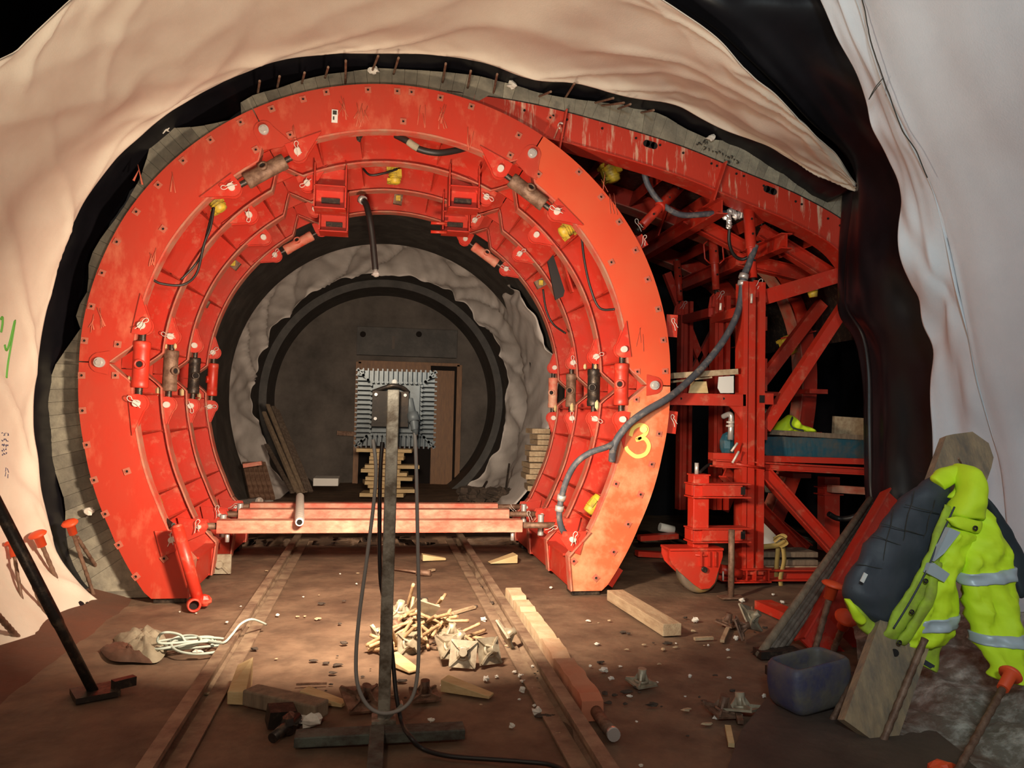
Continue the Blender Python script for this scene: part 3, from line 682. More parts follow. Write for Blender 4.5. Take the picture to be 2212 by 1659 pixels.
def dtan(u, v):
    n = .055*nz(u*11+v*1.6, v*1.3)+.035*nz(u*26-v*3, v*2.0, 5)+.014*nz(u*50+v*6, v*5, 9)
    n += (1-.6*max(0, min(1, (u-.62)*5)))*.05*(1-min(1, 3.2*abs(nz(u*8+v*2.2, v*1.5, 17))))**2*(.5+nz(u*5, v*3, 2))+.03*(1-min(1, 3*abs(nz(u*17-v*3.5, v*2.4, 27))))**2
    e = math.exp(-((v-.42-.1*math.sin(u*9))/.05)**2)*.02
    return n*(.35+.65*min(1, v*6))*(1-.6*max(0, v-.9)*10)+e
TAN = tag(sheet([resamp(spline(tin, 200), 24), mid(.12, .03), mid(.5, .02), mid(.85, 0), resamp(spline(tout, 200), 24)], 340, 60, dtan, .01).build('geotextile_sheet', GEO),
    'large creased pale geotextile sheet lining the arch around the ring formwork', 'sheet')
# black membrane behind it, bridging to the boards
r1 = resamp(spline(tin, 200), 60); cc = [Vector((CX+.3 if p.x < 1.3 else p.x*.75, p.y, CZ if p.x < 1.3 else 1.5)) for p in r1]
r0 = [p+(p-c).normalized()*.05+Vector((0, .01, 0)) for p, c in zip(r1, cc)]
r2 = [p+(p-c).normalized()*(.03+.03*nz(i*.4, 3))+Vector((0, .18, 0)) for i, (p, c) in enumerate(zip(r1, cc))]
r3 = [p+(p-c).normalized()*(.02+.05*nz(i*.3, 8))+Vector((0, .75, 0)) for i, (p, c) in enumerate(zip(r1, cc))]
tag(sheet([r0, r2, r3], 240, 12, lambda u, v: (.03*nz(u*40, v*3)+.02*nz(u*90, v*6, 4))*v, .006).build('membrane_strip', MEMB),
    'crumpled black membrane between the pale sheet and the grey boards', 'membrane')
# dark sheet nearer than the pale one: upper left corner
tl = [Vector(q) for q in ((-3.6, 4.3, 1.2), (-3.3, 4.4, 2.4), (-2.9, 4.5, 3.3), (-2.3, 4.6, 4.1), (-1.6, 4.6, 4.75), (-.6, 4.6, 5.25), (.6, 4.6, 5.3))]
t2 = [p+Vector((.1*(p.x-.1), -1.6, .1*(p.z-1.6))) for p in tl]
BL = mat('blue_black_membrane', (.012, .014, .022), .4, 0, (.02, .022, .03), 2, .5, .2, .05, 6)
tag(sheet([tl, t2], 80, 16, lambda u, v: .04*nz(u*12, v*3), .01).build('membrane_sheet', BL), 'dark blue-black membrane in the upper left corner', 'membrane')
# big black curtain between the pale arch sheet and the white entrance sheet
L_ = [ZS(*q) for q in ((1400, -60, 5.3), (1460, 0, 5.35), (1560, 75, 5.4), (1650, 160, 5.5), (1745, 255, 5.85), (1838, 345, 6.35), (1845, 430, 6.5), (1838, 520, 6.5), (1833, 620, 6.45), (1836, 668, 6.4), (1868, 725, 6.35), (1880, 800, 6.3), (1882, 900, 6.25), (1884, 1000, 6.2), (1888, 1080, 6.15), (1910, 1160, 6.1), (1930, 1290, 6.1))]
M_ = [ZS(*q) for q in ((1560, -60, 5.2), (1600, 10, 5.2), (1680, 90, 5.3), (1740, 170, 5.45), (1810, 260, 5.7), (1870, 350, 6.0), (1885, 440, 6.1), (1890, 530, 6.1), (1900, 630, 6.0), (1905, 690, 6.0), (1925, 750, 6.0), (1935, 820, 6.0), (1935, 910, 5.95), (1935, 1000, 5.95), (1940, 1080, 5.9), (1950, 1160, 5.9), (1970, 1300, 5.9))]
R_ = [ZS(*q) for q in ((1800, -60, 5.0), (1810, 10, 5.0), (1860, 100, 5.1), (1880, 190, 5.2), (1910, 280, 5.4), (1960, 360, 5.6), (1970, 450, 5.6), (1980, 540, 5.6), (2010, 630, 5.6), (2030, 700, 5.6), (2045, 760, 5.6), (2045, 830, 5.6), (2045, 910, 5.6), (2045, 1000, 5.6), (2045, 1080, 5.6), (2045, 1160, 5.6), (2045, 1320, 5.6))]
def dcur(u, v): return .07*nz(v*3.2+u*1.0, u*2.2)+.03*nz(v*8, u*4, 3)-.05*math.exp(-((v-.22-.1*math.sin(u*6))/.06)**2)*(1 if .35 < u < .75 else .3)
tag(sheet([[p+Vector((.16, .35, 0)) for p in L_], [p+Vector((.02, .1, 0)) for p in L_], L_, M_, R_], 160, 56, dcur, .008, arc=True).build('membrane_curtain', MEMB), 'glossy black membrane curtain hanging right of the red gantry', 'curtain')
# white entrance sheets
A_ = [ZS(*q) for q in ((1740, -70, 4.7), (1782, 0, 4.75), (1815, 75, 4.8), (1853, 150, 4.85), (1872, 215, 4.9), (1882, 280, 4.9), (1915, 345, 5.0), (1937, 400, 5.0), (1938, 480, 5.0), (1945, 550, 5.0), (1972, 610, 5.05), (1992, 645, 5.05), (2000, 700, 5.1), (2014, 760, 5.1), (2016, 860, 5.1), (2018, 950, 5.1), (2016, 1040, 5.1), (2010, 1120, 5.1), (2005, 1200, 5.05), (1995, 1300, 5.0))]
B_ = [ZS(*q) for q in ((1810, -70, 4.55), (1850, 0, 4.55), (1885, 110, 4.6), (1915, 200, 4.6), (1960, 300, 4.6), (2010, 410, 4.65), (2040, 520, 4.7), (2062, 620, 4.7), (2085, 720, 4.7), (2110, 830, 4.7), (2140, 930, 4.7), (2160, 1000, 4.65), (2170, 1100, 4.6), (2178, 1200, 4.55), (2180, 1330, 4.5))]
def dgeo(u, v): return .05*nz(u*5+v*.5, v*2.2)+.022*nz(u*11, v*5, 3)-.035*math.exp(-((u-.38-.25*v)/.035)**2)+.03*math.exp(-((u-.56+.22*v)/.04)**2)-.03*math.exp(-((u-.62+.22*v)/.03)**2)
WS = sheet([A_, [a.lerp(b, .5) for a, b in zip(resamp(spline(A_, 100), 20), resamp(spline(B_, 100), 20))], B_, [p+Vector((.12, -.5, 0)) for p in B_]], 150, 40, dgeo, .01).build('geotextile_curtain', GEOR)
tag(WS, 'white geotextile panel beside the black curtain, left of the long seam', 'sheet')
C_ = [p+Vector((-.012, -.035, 0)) for p in B_]
D_ = [Vector((p.x*.97+.12, 3.5+.05*nz(i, 2), 1.6+(p.z-1.6)*.95)) for i, p in enumerate(B_)]
E_ = [Vector((3.25, 2.0, 1.6+(p.z-1.6)*.85)) for p in B_]
def dgr(u, v): return .03*nz(u*3, v*4)+.012*nz(u*7, v*11, 3)+.012*math.exp(-((v-.06)/.012)**2)
tag(sheet([C_, [c.lerp(d, .12) for c, d in zip(C_, D_)], D_, E_], 120, 70, dgr, .012).build('geotextile_curtain', GEOR), 'white geotextile panel right of the long seam at the right edge', 'sheet')
# seam thread and pen marks
sm = bpy.data.objects[WS.name]
mb = MB(); mb.tube([p+Vector((-.03, -.05+.006*nz(i*.3, 1), 0)) for i, p in enumerate(spline([P(*q) for q in ((1860, 0, 4.5), (1872, 60, 4.5), (1880, 100, 4.5), (1900, 160, 4.5), (1925, 230, 4.5), (1948, 290, 4.5), (1975, 330, 4.5), (2000, 390, 4.5))], 60))], .004, 6)
tag(mb.build('seam_thread', INKB), 'loose dark thread along the top of the white seam', 'thread')
mb = MB(); mb.tube(spline([P(*q) for q in ((1908, 168, 4.42), (1890, 190, 4.45), (1877, 215, 4.5), (1890, 195, 4.45), (1902, 180, 4.42))], 30), .003, 6)
tag(mb.build('hanging_thread', INKB), 'short looped dark thread hanging left of the white seam', 'thread')
# inner tunnel: creased sheet ring between lining and drive
def inr(r, y, f=0, k=0):
    o = []
    for i in range(37):
        ph = -136+272*i/36; t = max(0., min(1., (ph-35)/22)); t = t*t*(3-2*t)*(1 if k < 2 else 0)
        yy = y-t*((13.33-11.2) if k == 0 else .5); rr_ = r+(2.53-r)*t*(1 if k == 0 else .9)+f*nz(i*.9, y)
        if k == 0: yy += .25*nz(i*1.1, 3)*(1 if abs(ph) < 120 else 0)*(t > 0)
        o.append(pol(ph, rr_, yy))
    return o
tag(sheet([inr(2.98, 13.33, 0, 0), inr(2.93, 13.75, .05, 1), inr(2.80, 14.7, .12, 2), inr(2.58, 15.7, .05, 3)], 420, 34, lambda u, v: .09*nz(u*26+v*3, v*2)+.05*nz(u*55-v*5, v*3, 4)-.10*(1-min(1, 3*abs(nz(u*16+v*3, v*2, 7))))**2, .01).build('inner_geotextile', GEOD), 'dusty creased grey-white geotextile ring deep inside the tunnel', 'sheet')
# writing on the sheets: green pen strokes and blue notes lie on the cloth itself
from mathutils.bvhtree import BVHTree
def surf(o):
    return BVHTree.FromPolygons([v.co+o.location for v in o.data.vertices], [list(p.vertices) for p in o.data.polygons])
TB = surf(TAN)
def on(px, py, bv=TB, off=.006):
    d = ray(px, py).normalized(); h = bv.ray_cast(EYE, d)
    return h[0]-d*off if h[0] is not None else P(px, py, 5.2)
def stroke(pts, r, n=24): 
    q = spline([Vector((x, y, 0)) for x, y in pts], n); return [on(p.x, p.y) for p in q]
mb = MB(); mb.tube(stroke(((1, 690), (5, 685), (5, 700), (2, 718)), 0), .008, 6)
mb.tube(stroke(((10, 745), (14, 757), (21, 738), (32, 692), (28, 720), (17, 785), (14, 816)), 0), .008, 6)
mb.build('green_writing', PAINTG, TAN, 'green sprayed number')
mb = MB(); rnd.seed(4)
for r_, y0 in enumerate((938, 950, 962, 972, 980)):
    for c_ in range(4 if r_ < 3 else 3):
        x = 4+c_*4; mb.tube(stroke([(x+rnd.uniform(-1, 1), y0+rnd.uniform(-3, 3)), (x+2+rnd.uniform(-1, 1), y0+rnd.uniform(-4, 4)), (x+1, y0+rnd.uniform(-4, 4))], 0, 6), .0025, 5)
for x, y0 in ((13, 1010), (16, 1012), (13, 1020), (18, 1024)): mb.tube(stroke([(x+rnd.uniform(-1, 1), y0), (x+rnd.uniform(-2, 3), y0+9)], 0, 4), .0025, 5)
mb.build('blue_notes', INK, TAN, 'small blue handwritten notes')
mb = MB(); rnd.seed(11)
for (x, y0) in ((1508, 308), (1514, 310), (1520, 306), (1527, 310), (1532, 322), (1539, 326), (1546, 328), (1553, 330), (1560, 333), (1567, 336), (1573, 339), (1580, 341), (1587, 343), (1592, 348), (1522, 318), (1505, 314), (1566, 345), (1574, 348)):
    mb.tube(spline([P(x+rnd.uniform(-2, 2), y0+rnd.uniform(-5, 4), 6.955), P(x+rnd.uniform(0, 4), y0+rnd.uniform(-5, 5), 6.955), P(x+rnd.uniform(-3, 3), y0+rnd.uniform(-3, 5), 6.955)], 8), .005, 5)
mb.build('marker_scrawl', INKB, BD, 'black marker handwriting')
# starter bars over the crown
for k, (x0, y0, x1, y1) in enumerate(((557, 200, 561, 175), (599, 188, 604, 165), (652, 180, 658, 157), (702, 168, 709, 145), (746, 180, 747, 131), (802, 158, 817, 121), (850, 160, 861, 125), (956, 178, 963, 137), (1010, 190, 1017, 153), (1066, 200, 1074, 160), (1165, 208, 1190, 198), (1222, 210, 1241, 180), (1285, 222, 1325, 212), (1300, 228, 1348, 222), (1335, 235, 1362, 225), (1385, 243, 1412, 238))):
    a, b = P(x0, y0, 7.0), P(x1, y1, 6.55); d = b-a
    mb = MB(); mb.tube([a-d*.1]+[a+d*q/12 for q in range(13)], .012, 8, rf=lambda t: .0125 if int(t*26) % 2 else .0105)
    tag(mb.build('starter_bar', RUST), 'short rusty reinforcing bar poking out over the %s of the formwork' % ('crown' if 3 < k < 10 else 'upper left' if k <= 3 else 'upper right'), 'reinforcing bar', 'starter bars along the top of the boards')
for px, py, y in ((808, 152, 6.93), (193, 1104, 6.93), (1536, 297, 6.93), (1106, 184, 6.93), (353, 278, 6.93)):
    MB().rock(P(px, py, y), (.045, .03, .03), px, .4).build('foam_lump', CHIPM, BD)
# ------------------------------------------------------------------ gantry carrying the arch formwork
GA = thing('formwork_gantry', 'red steel wheeled gantry frame with posts and braces under the arch', 'gantry', (3.9, 8, 0))
def sub(o, par): return o
def vpost(px, y0_, y1_, y, nm, w_=.13, d=.13, m=RED):
    a, b = P(px[0], y0_, y), P(px[1], y1_, y); x = (a.x+b.x)/2
    mb = MB(); A, B2 = (x, y, b.z), (x, y, a.z); h = w_
    mb.bar((x-h*.42, y, b.z), (x-h*.42, y, a.z), h*.22, d, up=(0, 1, 0)); mb.bar((x+h*.42, y, b.z), (x+h*.42, y, a.z), h*.30, d, up=(0, 1, 0)); mb.bar((x, y+d*.2, b.z), (x, y+d*.2, a.z), h*.9, d*.4, up=(0, 1, 0)); mb.bar((x-h*.08, y-d*.2, b.z), (x-h*.08, y-d*.2, a.z), h*.34, d*.5, up=(0, 1, 0))
    return mb.build(nm, m, GA)
Y1, Y2, Y3 = 7.12, 8.2, 9.5
pf = vpost((1626, 1610), 612, 1238, Y1, 'front_post', .21, .18)
for py in (640, 700, 790, 830, 935): 
    c = P(1650, py, Y1); MB().box(c+Vector((.0, .02, 0)), (.03, .12, .14)).build('splice_plate', RED, pf)
vpost((1556, 1550), 640, 1100, Y2, 'middle_post', .17, .15)
vpost((1480, 1475), 652, 1100, Y3, 'rear_post', .15, .14)
def member(a, b, w_, h, nm='brace', ib=True, m=RED, **k):
    mb = MB(); (mb.ibeam(P(*a), P(*b), w_, h, .014) if ib else mb.bar(P(*a), P(*b), w_, h)); return mb.build(nm, m, GA)
member((1652, 642, Y1), (1850, 583, Y1), .12, .15, 'top_beam', False)
member((1645, 660, Y1+.1), (1545, 690, Y2), .1, .10, 'top_beam', False); member((1540, 675, Y2), (1478, 690, Y3), .1, .10, 'top_beam', False)
member((1650, 925, Y1), (1838, 640, Y1), .10, .11, 'brace', False); member((1645, 825, Y1+.9), (1775, 655, Y1+.9), .10, .12, 'brace', False)
member((1838, 640, Y1+.05), (1905, 800, Y1+.05), .10, .12, 'brace', True)
for (a, b) in (((1440, 590, 9.6), (1560, 900, 9.6)), ((1560, 680, 9.6), (1450, 900, 9.6)), ((1690, 1060, 9.2), (1790, 1180, 9.2))): member(a, b, .08, .1, 'rear_brace', False)
lb = member((1440, 862, Y1), (1602, 865, Y1), .18, .115, 'ledge_beam', False)
for px in (1471, 1563): MB().cyl(P(px, 861, Y1-.092), P(px, 861, Y1-.07), .012, 10).build('bolt_hole', HOLE, lb)
MB().prism([P(1575, 876, Y1-.05), P(1610, 876, Y1-.05), P(1608, 935, Y1-.05), P(1600, 905, Y1-.05), P(1585, 885, Y1-.05)], (0, .03, 0)).build('gusset', RED, GA)
mb = MB(); mb.box(P(1650, 862, Y1), (.10, .2, .11)); mb.box(P(1646, 862, Y1-.102), (.05, .01, .075), mi=1); mb.build('tube_socket', [RED, HOLE], GA)
# mid level deck beams
member((1540, 1000, Y1), (1905, 1020, Y1), .14, .075, 'deck_beam', True); member((1640, 990, Y1+.1), (1905, 998, Y1+.1), .1, .06, 'deck_beam', False)
member((1535, 985, Y1+.2), (1605, 987, Y1+.2), .12, .07, 'deck_beam', False)
member((1650, 1020, Y1-.02), (1800, 1186, Y1-.02), .10, .13, 'lower_brace', True); member((1565, 1020, Y1+.35), (1730, 1190, Y1+.9), .10, .12, 'lower_brace', True)
member((1630, 1090, 8.3), (1745, 1185, 8.3), .1, .12, 'lower_brace', True)
member((1552, 1240, Y1), (1905, 1240, Y1), .16, .11, 'base_beam', True)
mb = MB()
for px in (1580, 1603, 1622, 1650): mb.box(P(px, 1238, Y1-.02), (.014, .2, .11))
mb.box(P(1612, 1226, Y1-.02), (.42, .22, .014)); mb.box(P(1612, 1253, Y1-.02), (.42, .22, .014)); mb.build('base_shoe', RED, GA)
mb = MB(); mb.cyl(P(1555, 1228, Y1-.12), P(1600, 1240, Y1-.12), .045, 12); mb.build('drawbar_eye', RED, GA); 
MB().cyl(P(1562, 1234, Y1-.2), P(1562, 1254, Y1-.2), .008, 8).build('pin', PINM, GA)
mb = MB(); a = G(1579, 1292); mb.cyl((a.x, a.y, .0), (a.x, a.y, .62), .028, 14); mb.box((a.x, a.y, .01), (.22, .12, .015)); mb.build('support_leg', RUST, GA)
# outrigger with caster wheel
yo = 6.84
c = P(1509, 1025, yo); d = P(1509, 1180, yo)
og = MB().box((c.x, yo, (c.z+d.z)/2), (.155, .14, c.z-d.z)).build('outrigger_column', RED, GA, bevel=.006)
MB().box((c.x, yo, c.z+.0), (.17, .155, .012)).build('cap_plate', RED, og); MB().cyl((c.x-.02, yo, c.z), (c.x-.02, yo, c.z+.11), .02, 12).build('threaded_rod', STEEL, og)
for py in (1056, 1151):
    a, b = P(1500, py, yo), P(1606, py+4, yo); h = .10
    mb = MB(); z = (a.z+b.z)/2; x0, x1 = c.x-.11, b.x+.02
    for q in (-1, 1): mb.box(((x0+x1)/2, yo-.02, z+q*h*.62), (x1-x0, .2, .012)); 
    mb.box(((c.x+x1-.08)/2, yo-.06, z), (x1-.08-c.x, .08, h)); mb.box((c.x-.09, yo, z), (.02, .15, h)); mb.box((x1-.075, yo-.06, z), (.045, .083, h*.72), mi=1)
    mb.build('outrigger_arm', [RED, HOLE], og)
mb = MB(); z0 = d.z; mb.cyl((c.x, yo, z0-.06), (c.x, yo, z0+.02), .075, 20); mb.cyl((c.x, yo, z0-.075), (c.x, yo, z0-.055), .12, 24); mb.build('swivel', RED, og)
zt = P(1500, 1184, yo).z; wx = P(1506, 1245, yo).x; wz = .205
for dy in (-.10, .085):
    mb = MB(); X = lambda px, py: P(px, py, yo)
    pts = [X(1437, 1183), X(1551, 1183), X(1551, 1198), X(1534, 1254), X(1523, 1266), X(1505, 1268), X(1490, 1258), X(1458, 1230), X(1443, 1215), X(1437, 1200)]
    mb.prism([p+Vector((0, dy, 0)) for p in pts], (0, .016, 0)); mb.build('caster_fork', RED, og)
mb = MB(); a, b = X(1437, 1183), X(1551, 1183); mb.box(((a.x+b.x)/2, yo, a.z), (b.x-a.x, .24, .02))
for px in (1503, 1520, 1533): q = X(px, 1202); mb.box((q.x, yo-.115, q.z), (.014, .03, .14))
mb.build('fork_plate', RED, og)
wh = MB(); wr = .19; wh.tube([(wx, yo-.075, wr), (wx, yo-.07, wr), (wx, yo-.055, wr), (wx, yo+.055, wr), (wx, yo+.07, wr), (wx, yo+.075, wr)], [wr*.82, wr*.93, wr, wr, wr*.93, wr*.82], 36); wh.build('wheel', mat('worn_wheel', (.17, .125, .09), .7, .2, (.28, .17, .05), 5, .55, .1), og)
MB().cyl((wx+.02, yo-.13, wr+.04), (wx+.02, yo+.12, wr+.04), .026, 14).build('axle', DSTEEL, og)
# second column to the right
c2 = P(1790, 1030, 8.2); d2 = P(1790, 1188, 8.2); mb = MB(); mb.box((c2.x, 8.2, (c2.z+d2.z)/2), (.19, .15, c2.z-d2.z)); mb.box((c2.x, 8.2, c2.z-.12), (.26, .2, .012)); mb.box((c2.x, 8.2, c2.z-.2), (.26, .2, .012)); mb.build('inner_column', RED, GA)
member((1792, 1055, 8.05), (1925, 1064, 8.05), .1, .085, 'dusty_beam', False, REDD)
# telescopic screw props
def prop(a, b, r, name='telescopic_prop', handle=False, m=RED):
    a, b = Vector(a), Vector(b); d = (b-a)
    p = MB(); p.tube([a+d*.10, a+d*.45, a+d*.455, a+d*.46, a+d*.47, a+d*.96], [r*.78, r*.78, r*.78, r*1.05, r, r], 16); o = p.build(name, m, GA)
    MB().tube([a, a+d*.12], [r*.42, r*.42], 12).build('screw', DSTEEL, o); MB().tube([a+d*.95, b], [r*.5, r*.5], 12).build('head', RUST, o)
    mb = MB()
    for t in (.3, .62, .8): mb.cyl(a+d*t+Vector((0, -r*1.0, 0)), a+d*t+Vector((0, -r*1.03-.003, 0)), .012, 10)
    mb.build('pin_holes', HOLE, o)
    if handle:
        for s in (-1, 1):
            q = [a+d*.46+Vector((s*r, 0, 0)), a+d*.5+Vector((s*r*2.1, 0, 0)), a+d*.74+Vector((s*r*2.1, 0, 0)), a+d*.78+Vector((s*r, 0, 0))]
            MB().tube([q[0], q[1]+Vector((-s*.02, 0, 0)), q[1]+Vector((0, 0, .02)), q[2]-Vector((0, 0, .02)), q[2]+Vector((-s*.02, 0, 0)), q[3]], .009, 8).build('handle', RED, o)
    return o
prop(P(1628, 618, Y1), P(1616, 440, Y1), .055); prop(P(1548, 642, Y2), P(1538, 485, Y2), .055, handle=True); prop(P(1470, 660, Y3), P(1462, 560, Y3), .05)
prop(P(1375, 500, 7.15), P(1480, 390, 7.5), .058)
for c, y in ((P(1628, 618, Y1), Y1), (P(1548, 642, Y2), Y2), (P(1470, 662, Y3), Y3)):
    mb = MB()
    for dy in (-.05, .04): mb.prism([c+Vector((-.08, dy, -.12)), c+Vector((.08, dy, -.12)), c+Vector((.06, dy, .0)), c+Vector((.02, dy, .05)), c+Vector((-.02, dy, .05)), c+Vector((-.06, dy, 0))], (0, .012, 0))
    mb.build('prop_fork', RED, GA); clip(c+Vector((0, -.06, 0)), .8, GA)
clip(P(1380, 490, 7.05), 2.0, GA, 1.); MB().cyl(P(1653, 1012, Y1-.1), P(1590, 1002, Y1-.14), .012, 8).build('tie_bolt', RED, GA)
for a, b in (((1593, 957), (1580, 975)), ((1596, 975), (1582, 1000)), ((1557, 655), (1556, 670)), ((1624, 635), (1623, 655))): MB().tube([P(*a, Y1-.16), P(*b, Y1-.16)], .012, 8).build('pin', PINM, GA)
mb = MB(); mb.tube(spline([P(1562, 900, 7.5), P(1578, 895, 7.4), P(1580, 912, 7.4)], 12), .028, 12); mb.cyl(P(1580, 905, 7.4), P(1578, 950, 7.4), .03, 12); mb.build('water_tap', STEEL, GA)
for q in ((1578, 912), (1577, 920)): MB().ring(P(*q, 7.4), (0, 0, 1), .02, .042, .02, 14).build('clamp_ring', PINM, GA)
# hoses
def hose(pts, r, label, m=HOSE, fit=()):
    pp = spline([P(*p) for p in pts], 10*len(pts)); o = MB().tube(pp, r, 12).build('hose', m); tag(o, label, 'hose')
    for t in fit:
        k = int(t*(len(pp)-2)); MB().tube([pp[k], pp[k]+(pp[k+1]-pp[k]).normalized()*.05], r*1.45, 12).build('hose_clamp', STEEL, o)
    return o
hose([(1632, 530, 7.1), (1618, 570, 7.1), (1606, 600, 7.1), (1600, 650, 7.1), (1588, 690, 7.05), (1560, 740, 7.0), (1520, 790, 6.95), (1480, 830, 6.85), (1440, 862, 6.72), (1400, 885, 6.68), (1365, 910, 6.66), (1340, 938, 6.66), (1326, 965, 6.68), (1322, 995, 6.75)], .034, 'thick grey hose running from the gantry across the orange ring side', fit=(.14, .17))
hose([(1330, 955, 6.68), (1310, 966, 6.66), (1275, 978, 6.66), (1245, 1000, 6.68), (1225, 1035, 6.75), (1213, 1075, 6.8), (1208, 1110, 6.82), (1213, 1140, 6.85), (1228, 1162, 6.9)], .028, 'thinner hose branch drooping to the lower right lug of the ring', fit=(.62, .7))
hose([(855, 292, 6.95), (880, 305, 6.9), (905, 322, 6.9), (945, 330, 6.9), (985, 325, 6.95), (1010, 318, 7.0)], .03, 'black hose with a taped pale section under the crown of the ring', BLACKR)
tag(MB().tube(spline([P(882, 306, 6.89), P(893, 314, 6.88), P(903, 320, 6.88)], 8), .033, 12).build('tape_wrap', CLOTH), 'pale tape wrapped round the hose under the ring crown', 'tape')
hose([(778, 428, 8.5), (790, 440, 8.45), (798, 470, 8.4), (804, 510, 8.4), (808, 550, 8.4), (811, 582, 8.4)], .035, 'black hose hanging straight down below the crown with a metal nozzle', BLACKR, fit=(.05,))
tag(MB().cyl(P(811, 582, 8.4), P(812, 598, 8.4), .022, 12).rock(P(812, 592, 8.4), (.045, .03, .03), 4).build('hose_nozzle', STEEL), 'small metal nozzle at the lower end of the hanging hose', 'nozzle')
hose([(1392, 375, 7.3), (1400, 400, 7.3), (1420, 430, 7.3), (1450, 455, 7.3), (1480, 465, 7.3), (1530, 462, 7.3), (1580, 460, 7.3)], .03, 'grey hose looping under the arch to the metal coupling')
hose([(1578, 475, 7.3), (1575, 520, 7.35), (1585, 550, 7.4), (1605, 560, 7.4), (1630, 545, 7.3)], .018, 'thin black hose loop below the metal coupling', BLACKR)
hose([(1640, 460, 7.8), (1648, 500, 7.8), (1640, 525, 7.6), (1665, 490, 7.8)], .02, 'black hoses bunched behind the front prop', BLACKR)
hose([(1790, 1110, 7.6), (1810, 1120, 7.6), (1840, 1118, 7.5), (1880, 1100, 7.4)], .03, 'black hose sagging between gantry column and leaning rods', BLACKR)
hose([(1512, 1020, 7.4), (1530, 1005, 7.5), (1550, 1002, 7.6)], .016, 'short black hose at the top of the outrigger column', BLACKR)
mb = MB(); rnd.seed(2)
for q in range(9): mb.rock(P(1567+q*5.5, 460+rnd.uniform(-4, 8), 7.25), (.035, .03, .04), q)
for q in range(3): mb.rock(P(1575, 475+q*7, 7.25), (.03, .03, .03), q)
tag(mb.build('pipe_coupling', STEEL), 'shiny metal pipe coupling hanging beside the top of the front prop', 'coupling')
# load on the gantry
tb = MB(); a = P(1640, 950, 7.35); b = P(1910, 962, 7.35); zc = a.z; x0, x1 = a.x, b.x
def loft(secs, m): 
    q = MB(); n = len(secs[0]); vs = [v for s in secs for v in s]; fs = [[i*n+j, i*n+(j+1) % n, (i+1)*n+(j+1) % n, (i+1)*n+j] for i in range(len(secs)-1) for j in range(n)]
    fs += [list(range(n))[::-1], [(len(secs)-1)*n+j for j in range(n)]]; q.add(vs, fs, False, m); return q
zt_, zb_ = P(1700, 944, 7.35).z, P(1700, 992, 7.35).z
tr = loft([[Vector((x0+i*.05, 7.3, zt_)), Vector((x0+i*.05+.02, 7.34, zb_+.05 if i < 2 else zb_)), Vector((x0+i*.05+.02, 8.0, zb_)), Vector((x0+i*.05, 8.1, zt_))] for i in range(int((x1-x0)/.05)+2)], 0)
for v in tr.v: v.y += .03*nz(v.x*3, v.z*3); v.z += .012*nz(v.x*5, 1)
tag(tr.build('steel_tray', TRAY), 'scratched blue steel tray lying on the gantry deck', 'tray')
tag(MB().rock(P(1570, 960, 7.6), (.08, .08, .13), 1, .1).build('blue_canister', TRAY), 'small blue canister behind the left side of the front post', 'canister')
tag(MB().bar(P(1655, 933, 7.32), P(1910, 948, 7.32), .14, .05).build('timber_plank', WOODO), 'dirty plank laid along the blue tray rim', 'plank')
tag(MB().bar(P(1800, 918, 7.9), P(1905, 925, 7.9), .05, .2).build('plywood_board', WOODT), 'pale board standing behind the plank near the black curtain', 'board')
vs_ = puff([((1662, 936), (1690, 934), 7.45), ((1690, 905), (1692, 935), 7.42), ((1710, 898), (1715, 934), 7.42), ((1725, 915), (1728, 934), 7.42), ((1745, 922), (1745, 934), 7.42), ((1758, 930), (1758, 935), 7.42)], .09, 14, .03)
vo = tag(vs_.build('safety_vest', HIVIS), 'crumpled yellow hi-vis vest lying on the plank of the gantry', 'vest')
MB().tube(spline([P(1712, 902, 7.36), P(1708, 915, 7.33), P(1715, 925, 7.32), P(1735, 930, 7.32)], 16), .02, 8, flat=.4).build('dark_trim', NAVY, vo)
tag(puff([((1640, 890), (1642, 900), 7.5), ((1652, 882), (1655, 905), 7.5), ((1662, 888), (1660, 900), 7.5)], .05, 12, .02).build('work_glove', CLOTH), 'crumpled yellowish glove just right of the front post', 'glove')
tag(MB().bar(P(1452, 812, 7.1), P(1590, 803, 7.08), .10, .055).build('squared_timber', WOODT), 'squared timber lying on top of the ledge beam blocks', 'timber')
tag(MB().bar(P(1452, 825, 7.2), P(1535, 815, 7.15), .10, .02).build('thin_board', WOODT), 'thin board below the squared timber on the ledge', 'board')
tag(loft([[P(1487, 849, y), P(1530, 849, y), P(1526, 824, y), P(1493, 824, y)] for y in (7.05, 7.18)], 0).build('plaster_block', WOODN), 'left pale trapezoid block on the ledge beam', 'block')
tag(loft([[P(1556, 849, y), P(1585, 849, y), P(1585, 812, y), P(1552, 814, y), P(1550, 838, y)] for y in (7.05, 7.18)], 0).build('plaster_block', WHITE), 'right white squarish block on the ledge beam', 'block')
tag(MB().bar(P(1632, 1193, 7.3), P(1750, 1193, 7.3), .3, .055).build('wooden_sleeper', WOODO, bevel=.008), 'upper brown sleeper strapped to the gantry base', 'timber'); tag(MB().bar(P(1632, 1210, 7.3), P(1750, 1210, 7.3), .3, .055).build('wooden_sleeper', WOODO, bevel=.008), 'lower brown sleeper strapped to the gantry base', 'timber')
tag(MB().bar(P(1640, 1221, 7.28), P(1800, 1221, 7.28), .2, .03).build('pale_plank', WOODT), 'pale plank under the two brown sleepers', 'plank')
st = MB()
